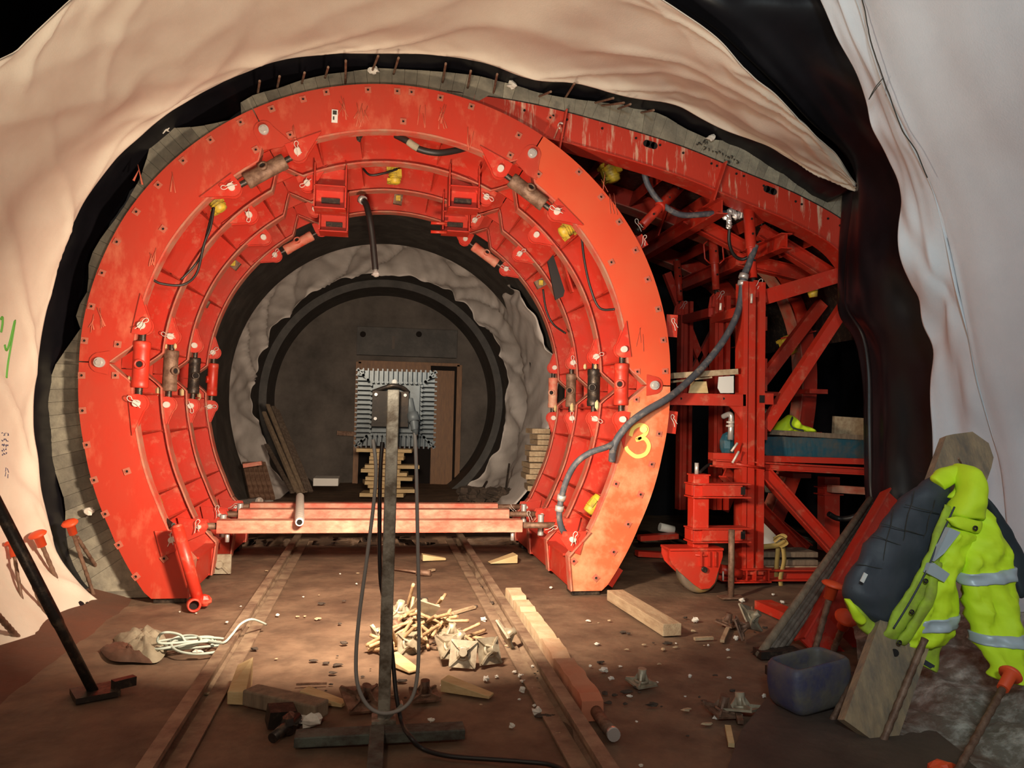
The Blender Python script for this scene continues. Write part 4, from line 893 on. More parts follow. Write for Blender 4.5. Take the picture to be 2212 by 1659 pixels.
def ribbon(mb, pts, w_, th=.006, up=(1, 0, 0)):
    pp = spline(pts, 8*len(pts)); vs = []
    for i, p in enumerate(pp):
        d = (pp[min(i+1, len(pp)-1)]-pp[max(i-1, 0)]).normalized(); x = Vector(up); x = (x-d*x.dot(d)).normalized()*w_/2; n_ = d.cross(x).normalized()*th/2
        vs += [p-x-n_, p+x-n_, p+x+n_, p-x+n_]
    n = len(pp)-1; fs = [(0, 3, 2, 1), (4*n, 4*n+1, 4*n+2, 4*n+3)]
    for q in range(n):
        for j in range(4): fs.append((4*q+j, 4*q+(j+1) % 4, 4*q+(j+1) % 4+4, 4*q+j+4))
    return mb.add(vs, fs, True)
ribbon(st, [P(1681, 1180, 7.12), P(1680, 1195, 7.1), P(1678, 1220, 7.1), P(1677, 1252, 7.12)], .05); ribbon(st, [P(1690, 1175, 7.1), P(1694, 1210, 7.07), P(1686, 1250, 7.07), P(1692, 1280, 7.05), P(1710, 1305, 6.98)], .045)
ribbon(st, [P(1640, 1182, 7.14), P(1660, 1180, 7.1), P(1680, 1177, 7.08), P(1697, 1165, 7.08), P(1690, 1158, 7.1), P(1672, 1166, 7.1)], .05, up=(0, 0, 1)); ribbon(st, [P(1672, 1170, 7.08), P(1688, 1160, 7.05), P(1700, 1172, 7.06), P(1685, 1182, 7.06)], .05, up=(0, 1, .3))
tag(st.build('lashing_strap', STRAP), 'yellow-brown lashing strap knotted round the brown sleepers', 'strap')
tag(loft([[P(1630, 1075, 8.8), P(1632, 1180, 8.8), P(1705, 1172, 8.8), P(1690, 1140, 8.8)], [P(1630, 1075, 8.86), P(1632, 1180, 8.86), P(1705, 1172, 8.86), P(1690, 1140, 8.86)]], 0).build('white_board', WHITE), 'white triangular panel seen behind the gantry lower braces', 'panel')
tag(MB().cyl(P(1665, 1025, 8.6), P(1668, 1062, 8.6), .085, 16).build('filter_cartridge', GALV), 'ribbed grey cylinder behind the front post lower part', 'cylinder')
cu = MB(); cu.tube([P(1757, 642, 7.2), P(1755, 628, 7.2)], [.04, .055], 16, mi=0); cu.tube([P(1755, 628, 7.2), P(1754, 621, 7.2)], [.06, .05], 16, mi=1)
tag(cu.build('signal_lamp', [YEL, WHITE]), 'small yellow and white lamp under the gantry top beam', 'lamp')
tag(MB().ibeam(P(1555, 655, 9.0), P(1700, 640, 9.0), .1, .1).build('cross_girder', RED), 'dim red girder behind the middle and front posts', 'girder')
for (a, b, l) in (((1375, 1195), (1465, 1200), 'low red beam on the floor behind the ring foot'), ((1380, 1162), (1462, 1157), 'pale board on the low red beam behind the ring foot')):
    tag(MB().bar(P(*a, 8.6), P(*b, 8.6), .12, .06 if 'red' in l else .02).build('floor_beam' if 'red' in l else 'pale_board', RED if 'red' in l else WOODT), l, 'beam' if 'red' in l else 'board')
tag(MB().tube([P(1425, 1138, 8.7), P(1455, 1145, 8.7)], .05, 12).build('white_bottle', WHITE), 'pale bottle lying on the board behind the ring foot', 'bottle')
# ------------------------------------------------------------------ floodlight on its post
FL = thing('floodlight', 'grey finned floodlight seen from behind on a rusty post', 'floodlight', (.07, 4, 0))
yb = 4.0; A0 = P(828, 1578, yb); A1 = P(850, 842, yb)
mb = MB(); mb.bar(A0, A1, .062, .062, up=(0, 1, 0)); mb.build('post', GALV, FL, bevel=.005)
c = P(855, 883, 4.12); hw = (P(942, 883, 4.1).x-P(768, 883, 4.1).x)/2; hh = (P(855, 798, 4.1).z-P(855, 967, 4.1).z)/2
mb = MB(); mb.box((c.x, 4.115, c.z), (2*hw*.95, .07, 2*hh*.95)); mb.box((c.x, 4.085, c.z), (hw*1.15, .05, hh*1.2))
N_ = 17
for i in range(N_):
    z = c.z-hh+2*hh*(i+.5)/N_; t = abs(z-c.z)/hh; ins = hw*(.62 if t < .62 else min(.98, t))
    for s in (-1, 1):
        ln = hw-min(ins, hw*.9)+.0; ln = max(ln, .035); x = c.x+s*(hw-ln/2)
        mb.box((x, 4.085, z), (ln, .07, .0065)); mb.cyl((c.x+s*(hw-ln), 4.04, z), (c.x+s*(hw-ln), 4.12, z), .007, 8)
    x = c.x-hw+2*hw*(i+.5)/N_; t = abs(x-c.x)/hw; ins = hh*(.66 if t < .62 else min(.98, t)); ln = max(hh-min(ins, hh*.9), .03)
    for s in (-1, 1):
        mb.box((x, 4.085, c.z+s*(hh-ln/2)), (.0065, .07, ln)); mb.cyl((x, 4.04, c.z+s*(hh-ln)), (x, 4.12, c.z+s*(hh-ln)), .007, 8)
for s in (-1, 1):
    for e in (-1, 1): mb.bar((c.x+s*hw*.98, 4.085, c.z+e*hh*.98), (c.x+s*hw*.72, 4.085, c.z+e*hh*.72), .008, .07, up=(0, 1, 0))
mb.build('housing', HOUS, FL)
MB().box((c.x, 4.165, c.z), (2*hw*.97, .02, 2*hh*.97)).build('bezel', HOUS, FL)
MB().box((c.x, 4.178, c.z), (2*hw*.85, .008, 2*hh*.85)).build('glass', GLASS, FL)
pl = MB(); pc = P(843, 880, 4.03); pl.box((pc.x, 4.035, pc.z), (.186, .02, .168)); pl.box((pc.x, 4.05, pc.z-.09), (.19, .05, .02))
pl_ = pl.build('mounting_plate', PLATE, FL)
for dx, dz in ((-.075, .065), (.075, .065), (-.075, -.06)): MB().cyl((pc.x+dx, 4.015, pc.z+dz), (pc.x+dx, 4.03, pc.z+dz), .009, 6).build('bolt', STEEL, pl_)
mb = MB(); mb.tube(spline([P(808, 846, 4.06), P(830, 838, 4.04), P(850, 833, 4.03), P(870, 838, 4.04), P(882, 848, 4.06)], 20), .012, 8); mb.build('yoke', DSTEEL, FL)
MB().rock(P(852, 826, 4.04), (.016, .012, .016), 3, .1).build('white_cap', WHITE, FL)
mb = MB(); mb.tube(spline([P(884, 862, 4.06), P(888, 885, 4.04), P(893, 905, 4.0), P(896, 930, 3.99)], 16), .02, 12); mb.tube([P(891, 893, 4.02), P(895, 912, 4.0)], .03, 12); mb.tube([P(895, 912, 4.0), P(898, 940, 3.98)], [.024, .012], 12); mb.build('cable_gland', HOUS, FL)
bz = .035
mb = MB(); a, b = G(640, 1597), G(1006, 1608); mb.bar((a.x, 3.86, bz), (b.x, 3.86, bz), .11, .05); mb.build('base_bar', SLAG, FL, bevel=.006)
MB().bar((.045, 3.86, bz+.025), (.02, 2.9, bz), .07, .05).build('base_bar', SLAG, FL, bevel=.006)
mb = MB(); mb.box((A0.x, 4.0, .04), (.12, .12, .05)); mb.bar((A0.x, 3.98, .05), (A0.x+.09, 3.98, .14), .012, .05, up=(0, 1, 0)); mb.build('post_foot', GALV, FL)
def cab(pts, r, m, label, zf=None):
    tag(MB().tube(spline([Vector(p) for p in pts], 14*len(pts)), r, 8).build('power_cable', m), label, 'cable')
cab([P(896, 935, 3.98), P(899, 1000, 3.96), P(902, 1150, 3.94), P(905, 1330, 3.92), P(903, 1440, 3.90), P(893, 1500, 3.88), P(870, 1530, 3.87), P(830, 1541, 3.86), P(795, 1525, 3.87), P(773, 1480, 3.88), P(769, 1420, 3.9), P(776, 1330, 3.92), P(792, 1210, 3.95), P(808, 1080, 3.97), P(812, 1010, 3.98), P(806, 950, 4.02)], .0095, CABLE, 'grey power cable hanging in a long loop from the floodlight')
cab([P(826, 955, 4.05), P(822, 1010, 4.045), P(820, 1100, 4.05), P(822, 1250, 4.05), P(838, 1330, 4.05), P(848, 1420, 4.02), P(856, 1500, 3.98), P(868, 1560, 3.93)]+[G(885, 1590, .075), G(915, 1618, .02), G(970, 1633, .012), G(1060, 1640, .012), G(1130, 1645, .012), G(1190, 1652, .012), G(1240, 1675, .012)], .011, BLACKR, 'dark supply cable running down the post and off across the floor')

# ------------------------------------------------------------------ rails and long timbers
def rail(x0, x1, ya, yb_, label):
    prof = [(-.06, 0), (.06, 0), (.06, .012), (.012, .03), (.012, .075), (.036, .085), (.036, .112), (-.036, .112), (-.036, .085), (-.012, .075), (-.012, .03), (-.06, .012)]
    n = 24; vs = []
    for i in range(n+1):
        t = i/n; x = x0+(x1-x0)*t; y = ya+(yb_-ya)*t; vs += [(x+p, y, z-.03) for p, z in prof]
    m = len(prof); fs = [[i*m+j, i*m+(j+1) % m, (i+1)*m+(j+1) % m, (i+1)*m+j] for i in range(n) for j in range(m)]+[list(range(m))[::-1], [n*m+j for j in range(m)]]
    tag(MB().add(vs, fs).build('rail', RAILM), label, 'rail', 'rails of the gantry track')
rail(-.93, -.93, 2.0, 10.1, 'left steel rail running under the spreader beams'); rail(1.04, 1.10, 2.0, 10.1, 'right steel rail running under the spreader beams')
for x in (-.84, .96):
    o = MB().box((x, 6, .006), (.09, 8, .012)).build('trim_2' if x < 0 else 'trim_3', RAILM); struct(o)
rt = MB(); n = 40; a, b = Vector((1.20, 6.62, 0)), Vector((1.17, 3.98, 0)); vs = []
for i in range(n+1):
    t = i/n; c = a.lerp(b, t); w_ = .062+(.012*nz(t*22, 1)); h = .125+.014*nz(t*16, 5)-(0.02 if (t*7) % 1 < .12 else 0)
    vs += [c+Vector((-w_, 0, 0)), c+Vector((w_, 0, 0)), c+Vector((w_*.95, 0, h)), c+Vector((-w_*.95, 0, h))]
fs = [[4*i+j, 4*i+(j+1) % 4, 4*i+(j+1) % 4+4, 4*i+j+4] for i in range(n) for j in range(4)]+[[3, 2, 1, 0], [4*n, 4*n+1, 4*n+2, 4*n+3]]
rt.add(vs, fs)
def stainmat():
    m = mat('timber_red_stained', (.60, .46, .30), .75, 0, (.48, .34, .2), 8, .5, .15, .2, 30); nt = m.node_tree; N = nt.nodes; L = nt.links
    b_ = N['Principled BSDF']; src = b_.inputs['Base Color'].links[0].from_socket
    tc = N.new('ShaderNodeTexCoord'); sp = N.new('ShaderNodeSeparateXYZ'); L.new(tc.outputs['Object'], sp.inputs[0])
    nn = N.new('ShaderNodeTexNoise'); nn.inputs['Scale'].default_value = 3; L.new(tc.outputs['Object'], nn.inputs['Vector'])
    ad = N.new('ShaderNodeMath'); ad.operation = 'ADD'; L.new(sp.outputs['Y'], ad.inputs[0]); L.new(nn.outputs['Fac'], ad.inputs[1])
    rp = N.new('ShaderNodeMapRange'); rp.inputs[1].default_value = .35; rp.inputs[2].default_value = -.7; L.new(ad.outputs[0], rp.inputs[0])
    mx = N.new('ShaderNodeMix'); mx.data_type = 'RGBA'; L.new(rp.outputs[0], mx.inputs['Factor']); L.new(src, mx.inputs[6]); mx.inputs[7].default_value = (.50, .17, .09, 1); L.new(mx.outputs[2], b_.inputs['Base Color'])
    return m
tag(rt.build('notched_timber', stainmat()), 'long notched square timber with red painted near end beside the right rail', 'timber')
tag(MB().tube([(1.19, 3.98, .05), (1.19, 3.85, .045), (1.20, 3.72, .04)], .032, 14).tube([(1.20, 3.73, .04), (1.20, 3.70, .04)], .034, 14, mi=1).build('short_pipe', [RUST, STEEL]), 'short rusty pipe with bright end touching the notched timber', 'pipe')
a, b = G(1328, 1296), G(1452, 1374); tag(MB().bar(a+Vector((0, 0, .045)), b+Vector((0, 0, .045)), .15, .09).build('squared_beam', WOODT, bevel=.004), 'pale squared beam lying on the floor right of the ring foot', 'timber')

# ------------------------------------------------------------------ loose steel left
# rag and rope coil
def rag(name, pts, h, m, label, cat, seed=0):
    cs = [G(*p) for p in pts]; c = sum(cs, Vector())/len(cs); n = 40; mb = MB(); R = spline(cs+[cs[0]], n+1)[:-1]; vs = [c+Vector((0, 0, h))]
    rings = 8
    for r in range(1, rings+1):
        t = r/rings
        for p in R:
            q = c.lerp(p, t); z = h*(1-t**2)*(.6+.9*abs(nz(q.x*14+seed, q.y*14)))+.012+.03*abs(nz(q.x*25, q.y*25, seed)); vs.append(Vector((q.x, q.y, z if r < rings else .004)))
    fs = [(0, 1+k, 1+(k+1) % n) for k in range(n)]
    for r in range(rings-1):
        for k in range(n): a_, b_ = 1+r*n+k, 1+r*n+(k+1) % n; fs.append((a_, a_+n, b_+n, b_))
    return tag(mb.add(vs, fs, True).build(name, m), label, cat)
p0, p1 = G(430, 1303, .045), P(383, 1138, 6.55)
tp = MB(); tp.tube([p0, p1], .047, 18); tp.tube([p1, p1+(p1-p0)*.03], [.05, .03], 14); tp.build('x', RED) if 0 else None
PR = tag(tp.build('push_pull_prop', RED), 'red tubular strut leaning from the lower left of the ring to the floor', 'strut')
mb = MB(); mb.ring(p0+Vector((-.03, -.05, 0)), (.3, -1, .1), .038, .052, .12, 20); mb.rock(p0+Vector((.04, 0, .02)), (.06, .05, .05), 3, .1); mb.build('end_fitting', RED, PR)
MB().cyl(p0+Vector((-.03, -.06, 0)), p0+Vector((-.03, -.05, 0)), .038, 16).build('tube_bore', HOLE, PR)
def rebar(a, b, r=.016, cap=None, label='', group=None, m=RUST, name='reinforcing_bar'):
    a, b = Vector(a), Vector(b); n = max(8, int((b-a).length/.03)); o = MB().tube([a.lerp(b, i/n) for i in range(n+1)], [r*(1.12 if i % 2 else .92) for i in range(n+1)], 10).build(name, m)
    tag(o, label, 'reinforcing bar', group)
    if cap:
        d = (b-a).normalized(); mb = MB(); mb.tube([b-d*.07, b+d*.02, b+d*.02, b+d*.03, b+d*.045, b+d*.052], [.028*cap, .03*cap, .052*cap, .056*cap, .045*cap, .01*cap], 18); mb.build('safety_cap', ORNG, o, 'orange plastic cap')
    return o
rag('membrane_scrap', [(140, 1322), (165, 1312), (190, 1318), (205, 1300), (200, 1320), (180, 1330), (150, 1332)], .07, MEMB, 'torn scrap of black membrane at the foot of the capped rebars', 'membrane', 3)
rebar(G(152, 1322), P(84, 1162, 6.35), cap=1.15, label='capped rebar leaning left, nearest the dark pipe')
rebar(G(207, 1300), P(153, 1137, 6.6), cap=1.1, label='capped rebar standing just left of the grey boards', r=.015)
rebar(G(243, 1278), P(166, 1160, 6.75), r=.015, label='uncapped rebar crossing behind the second capped rebar')
rebar(G(110, 1356), P(50, 1205, 5.9), r=.017, label='uncapped rebar just left of the thick dark pipe base line')
rebar(G(52, 1392), P(-45, 1285, 5.0), r=.018, label='rebar low at the left edge of the floor slab')
rebar(G(60, 1376), P(28, 1182, 6.0), r=.012, cap=.9, label='thin capped rebar behind the thick dark pipe', m=GEO if 0 else RUST)
a, b = G(205, 1500, .0), P(-60, 985, 4.45)
pp = MB().tube([a, a.lerp(b, .3), a.lerp(b, .32), b], [.027, .027, .031, .031], 18).build('steel_pipe', DSTEEL); tag(pp, 'thick dark steel pipe leaning from the floor towards the left edge', 'pipe')
mb = MB(); mb.box((a.x, a.y, .012), (.22, .2, .03), Matrix.Rotation(.5, 3, 'Z')); mb.box((a.x+.14, a.y+.03, .05), (.12, .05, .05), Matrix.Rotation(.7, 3, 'Z')); mb.build('foot_plate', DSTEEL, pp)
rag('cement_bag', [(245, 1380), (300, 1368), (350, 1372), (362, 1402), (340, 1432), (300, 1428), (262, 1412)], .10, CLOTH, 'crumpled beige paper bag on the floor left of the rope', 'bag', 2)
rag('dirty_rag', [(215, 1405), (250, 1392), (290, 1405), (300, 1425), (330, 1434), (290, 1432), (240, 1428)], .05, FLOORR, 'dark dirty rag under the crumpled beige bag', 'rag', 5)
rp = []; cc = G(400, 1408)
for i in range(0, 150):
    t = i/150*2*PI*5.2; k = i/150; rp.append(cc+Vector(((.16+.09*math.sin(t*.37))*math.cos(t)+.08*math.sin(t*.43), (.11+.06*math.cos(t*.71))*math.sin(t)+.03*math.sin(t*.6), .035+.03*k+.015*math.sin(t*1.3))))
rp += [G(350, 1390, .08), G(345, 1372, .14), G(362, 1366, .16), G(390, 1372, .10), G(405, 1388, .05), G(440, 1385, .06), G(480, 1389, .09), G(500, 1372, .12), G(520, 1348, .15), G(545, 1338, .15), G(575, 1349, .05)]
tag(MB().tube(spline(rp, 900), .0085, 6).build('rope', ROPE), 'pale green rope coiled on the floor and trailing over the left rail', 'rope')
tag(MB().rock(G(428, 1408, .05), (.035, .025, .012), 3).build('paper_tag', CHIPM), 'white scrap lying on the rope coil', 'scrap')

# ------------------------------------------------------------------ wooden pieces on the floor
def wedge(px, py, l, w_, h, ang, label, m=WOODN, name='wooden_wedge', tip=.12, tilt=0, z=0):
    c = G(px, py); R3 = Matrix.Rotation(ang, 3, 'Z') @ Matrix.Rotation(tilt, 3, 'Y')
    q = [(-l/2, -w_/2, 0), (l/2, -w_/2*.7, 0), (l/2, w_/2*.7, 0), (-l/2, w_/2, 0), (-l/2, -w_/2, h), (l/2, -w_/2*.7, h*tip), (l/2, w_/2*.7, h*tip), (-l/2, w_/2, h)]
    o = MB().hexa([c+Vector((0, 0, z+.002+abs(math.sin(tilt))*l/2))+R3 @ Vector(v) for v in q]).build(name, m, bevel=.003)
    return tag(o, label, 'wood piece')
wedge(868, 1440, .28, .12, .05, -1.0, 'wooden wedge just below the pile, touching the post', tip=.25)
wedge(1010, 1498, .30, .10, .07, -.55, 'yellow wooden wedge lying alone below the star nuts', tip=.2)
wedge(700, 1518, .26, .09, .06, -.5, 'split yellow wood piece at the right end of the brown log', tip=.3)
a, b = G(512, 1505), G(548, 1445); o = MB(); 
q = [G(490, 1522), G(530, 1524), G(545, 1478), G(512, 1480)]
o.hexa([v+Vector((0, 0, .0)) for v in q]+[v+Vector((0, 0, h)) for v, h in zip(q, (.07, .07, .16, .12))]); tag(o.build('chopped_block', WOODN, bevel=.005), 'chopped pale wood block standing by the left rail end', 'wood piece')
a, b = G(540, 1500, .05), G(695, 1535, .05); tag(MB().bar(a, b, .12, .085).build('wood_log', WOODO, bevel=.01), 'brown weathered timber offcut between the pale block and the split piece', 'timber')
wedge(937, 1210, .26, .1, .07, .1, 'pale wedge on the floor beyond the pile near the beams', tip=.3); wedge(1085, 1215, .30, .16, .09, 3.3, 'yellow wooden wedge left of the right ring foot', tip=.05)
c = G(475, 1238); pn = MB(); pn.box(c+Vector((0, 0, .09)), (.21, .03, .19)); x_ = Matrix.Rotation(.78, 3, 'Y')
pn.box(c+Vector((0, -.02, .09)), (.24, .02, .018), x_); pn.box(c+Vector((0, -.02, .09)), (.24, .02, .018), Matrix.Rotation(-.78, 3, 'Y')); pn.cyl(c+Vector((0, -.06, .09)), c+Vector((0, 0, .09)), .035, 12); tag(pn.build('anchor_plate', CASTM), 'square star-ribbed anchor plate leaning at the left ring foot', 'anchor plate')
tag(MB().bar(G(640, 1478, .01), G(706, 1476, .01), .012, .012).build('thin_rod', RUST), 'thin rusty rod behind the pale chopped block', 'rod')
for i, (x0, y0, x1, y1) in enumerate(((905, 1238, 938, 1230), (977, 1325, 1025, 1311), (1500, 1380, 1540, 1378), (1560, 1385, 1580, 1340))): tag(MB().bar(G(x0, y0, .012), G(x1, y1, .012), .03, .02).build('wood_splinter', WOODT), ('flat stick behind the lamp post', 'pale stick beside the pile', 'pale stick near the rods', 'bent stick among scraps')[i], 'stick')
tag(MB().tube([G(845, 1228, .02), G(905, 1236, .02)], .012, 8).tube([G(900, 1236, .03), G(930, 1238, .03)], .03, 12).build('hammer', RUST), 'rusty long-handled hammer lying behind the lamp post', 'hammer')
# ------------------------------------------------------------------ the pile of tie rods and plates
def rotm(a, b, c): return Matrix.Rotation(c, 3, 'Z') @ Matrix.Rotation(b, 3, 'X') @ Matrix.Rotation(a, 3, 'Y')
def tie(c, R3, L, label, plate=True, m=CASTM, s=.075, rm=None):
    c = Vector(c); T = lambda x, y, z: c+R3 @ Vector((x, y, z))
    if not plate:
        n = max(6, int(L/.02)); o = MB().tube([T(0, 0, -L/2+L*i/n) for i in range(n+1)], [.013 if i % 2 else .011 for i in range(n+1)], 8).build('tie_rod', rm or RODM)
        return tag(o, label, 'tie rod', None)
    mb = MB(); mb.box(c, (s*2, s*2, .012), R3)
    o = mb.build('anchor_plate', m); tag(o, label, 'anchor plate')
    mb = MB()
    for k in range(4):
        an = PI/4+k*PI/2; dx, dy = math.cos(an), math.sin(an)
        mb.prism([T(dx*s*1.35, dy*s*1.35, .006)+R3 @ Vector((-dy*.006, dx*.006, 0)), T(dx*.02, dy*.02, .006)+R3 @ Vector((-dy*.006, dx*.006, 0)), T(dx*.02, dy*.02, .07)+R3 @ Vector((-dy*.006, dx*.006, 0)), T(dx*s*.6, dy*s*.6, .025)+R3 @ Vector((-dy*.006, dx*.006, 0)), T(dx*s*1.35, dy*s*1.35, .018)+R3 @ Vector((-dy*.006, dx*.006, 0))], R3 @ Vector((dy*.012, -dx*.012, 0)))
    mb.cyl(T(0, 0, 0), T(0, 0, .085), .026, 14); mb.ring(T(0, 0, .012), R3 @ Vector((0, 0, 1)), .026, .045, .014, 18)
    mb.build('star_nut', m, o)
    if L: MB().tube([T(0, 0, -L*.5), T(0, 0, L*.5)], .012, 8).build('tie_rod', rm or RODM, o)
    return o
rnd.seed(12)
PC = G(905, 1395)
rods = [(790, 1395, 850, 1360, .03, .06), (795, 1405, 860, 1372, .02, .05), (805, 1415, 862, 1385, .02, .03), (808, 1425, 850, 1395, .04, .10), (812, 1440, 845, 1400, .02, .16), (830, 1385, 870, 1330, .05, .26), (842, 1410, 900, 1350, .04, .22), (870, 1345, 905, 1400, .24, .03), (925, 1420, 920, 1370, .02, .15), (935, 1345, 950, 1400, .28, .04), (850, 1400, 890, 1340, .02, .2), (950, 1385, 970, 1405, .15, .03), (1008, 1382, 1070, 1388, .03, .04), (1005, 1390, 1068, 1398, .03, .03), (1010, 1400, 1066, 1402, .02, .02), (1012, 1385, 1048, 1367, .03, .10), (880, 1310, 893, 1262, .28, .44), (945, 1308, 962, 1284, .30, .42), (940, 1312, 955, 1292, .28, .38), (968, 1360, 969, 1338, .12, .27), (858, 1315, 860, 1302, .22, .33), (868, 1315, 871, 1300, .22, .34), (882, 1360, 893, 1290, .05, .34), (915, 1372, 900, 1320, .08, .3), (862, 1405, 842, 1352, .03, .22), (900, 1412, 935, 1355, .02, .22), (820, 1400, 880, 1400, .05, .07), (868, 1425, 830, 1402, .02, .06), (890, 1425, 880, 1385, .02, .1), (958, 1345, 980, 1395, .2, .03)]
WH = ('left', 'top', 'right', 'front', 'middle')
for i, (x0, y0, x1, y1, z0, z1) in enumerate(rods):
    a, b = G(x0, y0+z0*0, 0), G(x1, y1, 0)
    # heights lift the point: keep it near the pile plan position
    a = P(x0, y0, PC.y+(.35 if y0 < 1350 else .15 if y0 < 1390 else -.12)); b = P(x1, y1, a.y+rnd.uniform(-.18, .18)); a.z = max(a.z, .014); b.z = max(b.z, .014)
    n = max(6, int((b-a).length/.02)); o = MB().tube([a.lerp(b, k/n) for k in range(n+1)], [.0135 if k % 2 else .0115 for k in range(n+1)], 8).build('tie_rod', RODM)
    tag(o, 'rusty threaded tie rod in the heap of rods and plates beside the lamp post', 'tie rod', 'tie rods of the heap')
for i in range(30):
    an = rnd.uniform(0, 2*PI); r_ = rnd.uniform(.05, .34); z = max(.02, .30*(1-r_/.4)*rnd.uniform(.4, 1)); c = Vector((PC.x+.03+r_*math.cos(an), PC.y+.02+r_*.75*math.sin(an), z+.02)); aa = rnd.uniform(0, 2*PI)
    d_ = Vector((math.cos(aa), math.sin(aa), rnd.uniform(-.7, .7))).normalized()*rnd.uniform(.10, .17); d_.z = math.copysign(min(abs(d_.z), z), d_.z)
    a, b = c-d_, c+d_; o = MB().tube([a.lerp(b, k/12) for k in range(13)], [.0135 if k % 2 else .0115 for k in range(13)], 8).build('tie_rod', RODM)
    tag(o, 'rusty threaded tie rod in the heap of rods and plates beside the lamp post', 'tie rod', 'tie rods of the heap')
pl_ = [((862, 1322), .30, (.1, .25, .3), 'anchor plate on the left top of the heap with a round socket', .085), ((915, 1318), .30, (.5, -.8, .5), 'bright anchor plate crowning the heap', .09), ((866, 1362), .18, (-.5, -.75, .2), 'brown tilted anchor plate in the heap just right of the post', .085), ((975, 1372), .12, (.05, .1, .1), 'bright white flat anchor plate at the right of the heap', .09), ((900, 1345), .2, (.8, -.5, 1.2), 'anchor plate half buried in the middle of the heap', .08), ((880, 1415), .04, (.2, 1.3, .2), 'grey anchor plate at the front foot of the heap', .075), ((985, 1398), .04, (.2, .5, .8), 'dark anchor plate right of the heap behind the star plates', .08), ((810, 1370), .05, (1.2, .2, .4), 'small pale anchor plate at the left side of the heap', .05)]
for (q, z, r3, lb, s) in pl_:
    c = P(*q, PC.y+(.2 if q[1] < 1350 else -.0 if q[1] < 1380 else -.15)); c.z = max(c.z, .06); tie(c, rotm(*r3), .0, lb, s=s, m=RUST if 'brown' in lb else CASTM)
for (q, r3, lb, s) in (((968, 1428), (.3, .75, .3), 'left star anchor plate of the pair in front of the heap', .085), ((1000, 1442), (.15, 1.15, -.3), 'right star anchor plate of the pair in front of the heap', .085), ((1055, 1435), (.2, 1.1, .3), 'star anchor plate standing on edge right of the pair', .085), ((1090, 1402), (1.0, .5, .4), 'star anchor plate leaning on the right rail', .09)):
    c = G(*q); c.z = .085; tie(c, rotm(*r3), 0, lb, s=s)
for (q, r3, lb, s, m_) in (((785, 1530), (.1, .3, .3), 'rusty square plate with socket left of the post', .11, RUST), ((917, 1508), (0, .1, .1), 'rusty anchor with stub lying flat below the pile', .08, RUST), ((1620, 1368), (.5, .9, .2), 'rusty plate with round socket near the rods', .1, CASTM), ((1570, 1355), (.1, .2, .7), 'flat rusty nut plate among white scraps', .07, RUST), ((1595, 1385), (.2, 1.2, .9), 'dark plate on edge in the right scrap cluster', .08, RUST), ((1385, 1480), (.0, .1, .3), 'small star nut alone right of the rail', .07, CASTM), ((1560, 1545), (.1, .15, .2), 'anchor with stub on the left of the right front group', .08, RUST), ((1600, 1545), (.2, -.15, .8), 'anchor with stub on the right of the right front group', .09, CASTM)):
    c = G(*q); c.z = s*abs(math.sin(r3[1]))+abs(s*math.sin(r3[0]))*.6+.01; tie(c, rotm(*r3), 0, lb, s=s, m=m_)
for q, l in (((1590, 1530, 1600, 1560), 'short stub rod in the right front group'), ((1572, 1570, 1580, 1610), 'yellow wooden splinter at the right front group')):
    a, b = G(q[0], q[1], .03), G(q[2], q[3], .02); tag(MB().bar(a, b, .03, .02).build('stub_rod' if 'rod' in l else 'wood_splinter', RUST if 'rod' in l else WOODN), l, 'stick')
mb = MB(); c = G(608, 1572); mb.box(c+Vector((-.01, .03, .05)), (.13, .09, .09), rotm(.1, .2, .3)); mb.rock(c+Vector((.04, -.06, .04)), (.05, .08, .045), 4, .4); mb.cyl(c+Vector((.08, -.02, .06)), c+Vector((-.02, -.2, .03)), .025, 12)
tag(mb.build('muddy_coupler', DSTEEL), 'dark muddy steel fitting left of the floodlight base', 'fitting')
tag(MB().rock(G(672, 1555, .02), (.07, .045, .03), 8, .3).build('plaster_lump', CHIPM), 'large white lump right of the muddy fitting', 'lump')
# white chips
rnd.seed(21); ch = [(1112, 1452, 8), (1125, 1462, 10), (1130, 1473, 11), (1128, 1493, 12), (1148, 1490, 7), (1155, 1505, 12), (1122, 1512, 6), (1160, 1540, 17), (1155, 1525, 9), (1050, 1470, 12), (1073, 1463, 7), (957, 1482, 9), (932, 1558, 12), (1106, 1571, 11), (925, 1513, 8), (1290, 1392, 9), (1305, 1450, 16), (1320, 1467, 12), (1360, 1505, 11), (1490, 1462, 8), (1548, 1552, 13), (1502, 1342, 12), (1602, 1298, 10), (1690, 1302, 9), (1585, 1350, 12), (1590, 1380, 10), (1600, 1360, 14), (1572, 1405, 8), (1575, 1465, 8), (1650, 1505, 8), (1271, 1342, 9), (1045, 1340, 10), (735, 1240, 3), (770, 1262, 4), (655, 1290, 4), (490, 1345, 5), (424, 1325, 4), (388, 1322, 3), (520, 1310, 3), (1190, 1270, 6), (1340, 1440, 7), (1275, 1440, 6), (1375, 1560, 5), (1420, 1475, 5), (1460, 1390, 4), (1530, 1395, 5), (1680, 1330, 5), (1385, 1655, 9), (600, 1330, 6), (815, 1612, 10), (700, 1590, 9), (250, 1268, 7), (170, 1292, 8), (1670, 1285, 6), (1480, 1505, 5), (1150, 1440, 5)]
for i, (px, py, r) in enumerate(ch):
    c = G(px, py); s = r/1650*c.y*.62; h = s*rnd.uniform(.35, .8)
    tag(MB().rock(c+Vector((0, 0, h*.6)), (s, s*rnd.uniform(.6, 1), h), i*3.7, .38, n=9, mm=6).build('plaster_chip', CHIPM), 'white plaster chip scattered on the muddy floor', 'chip', 'white chips on the floor')
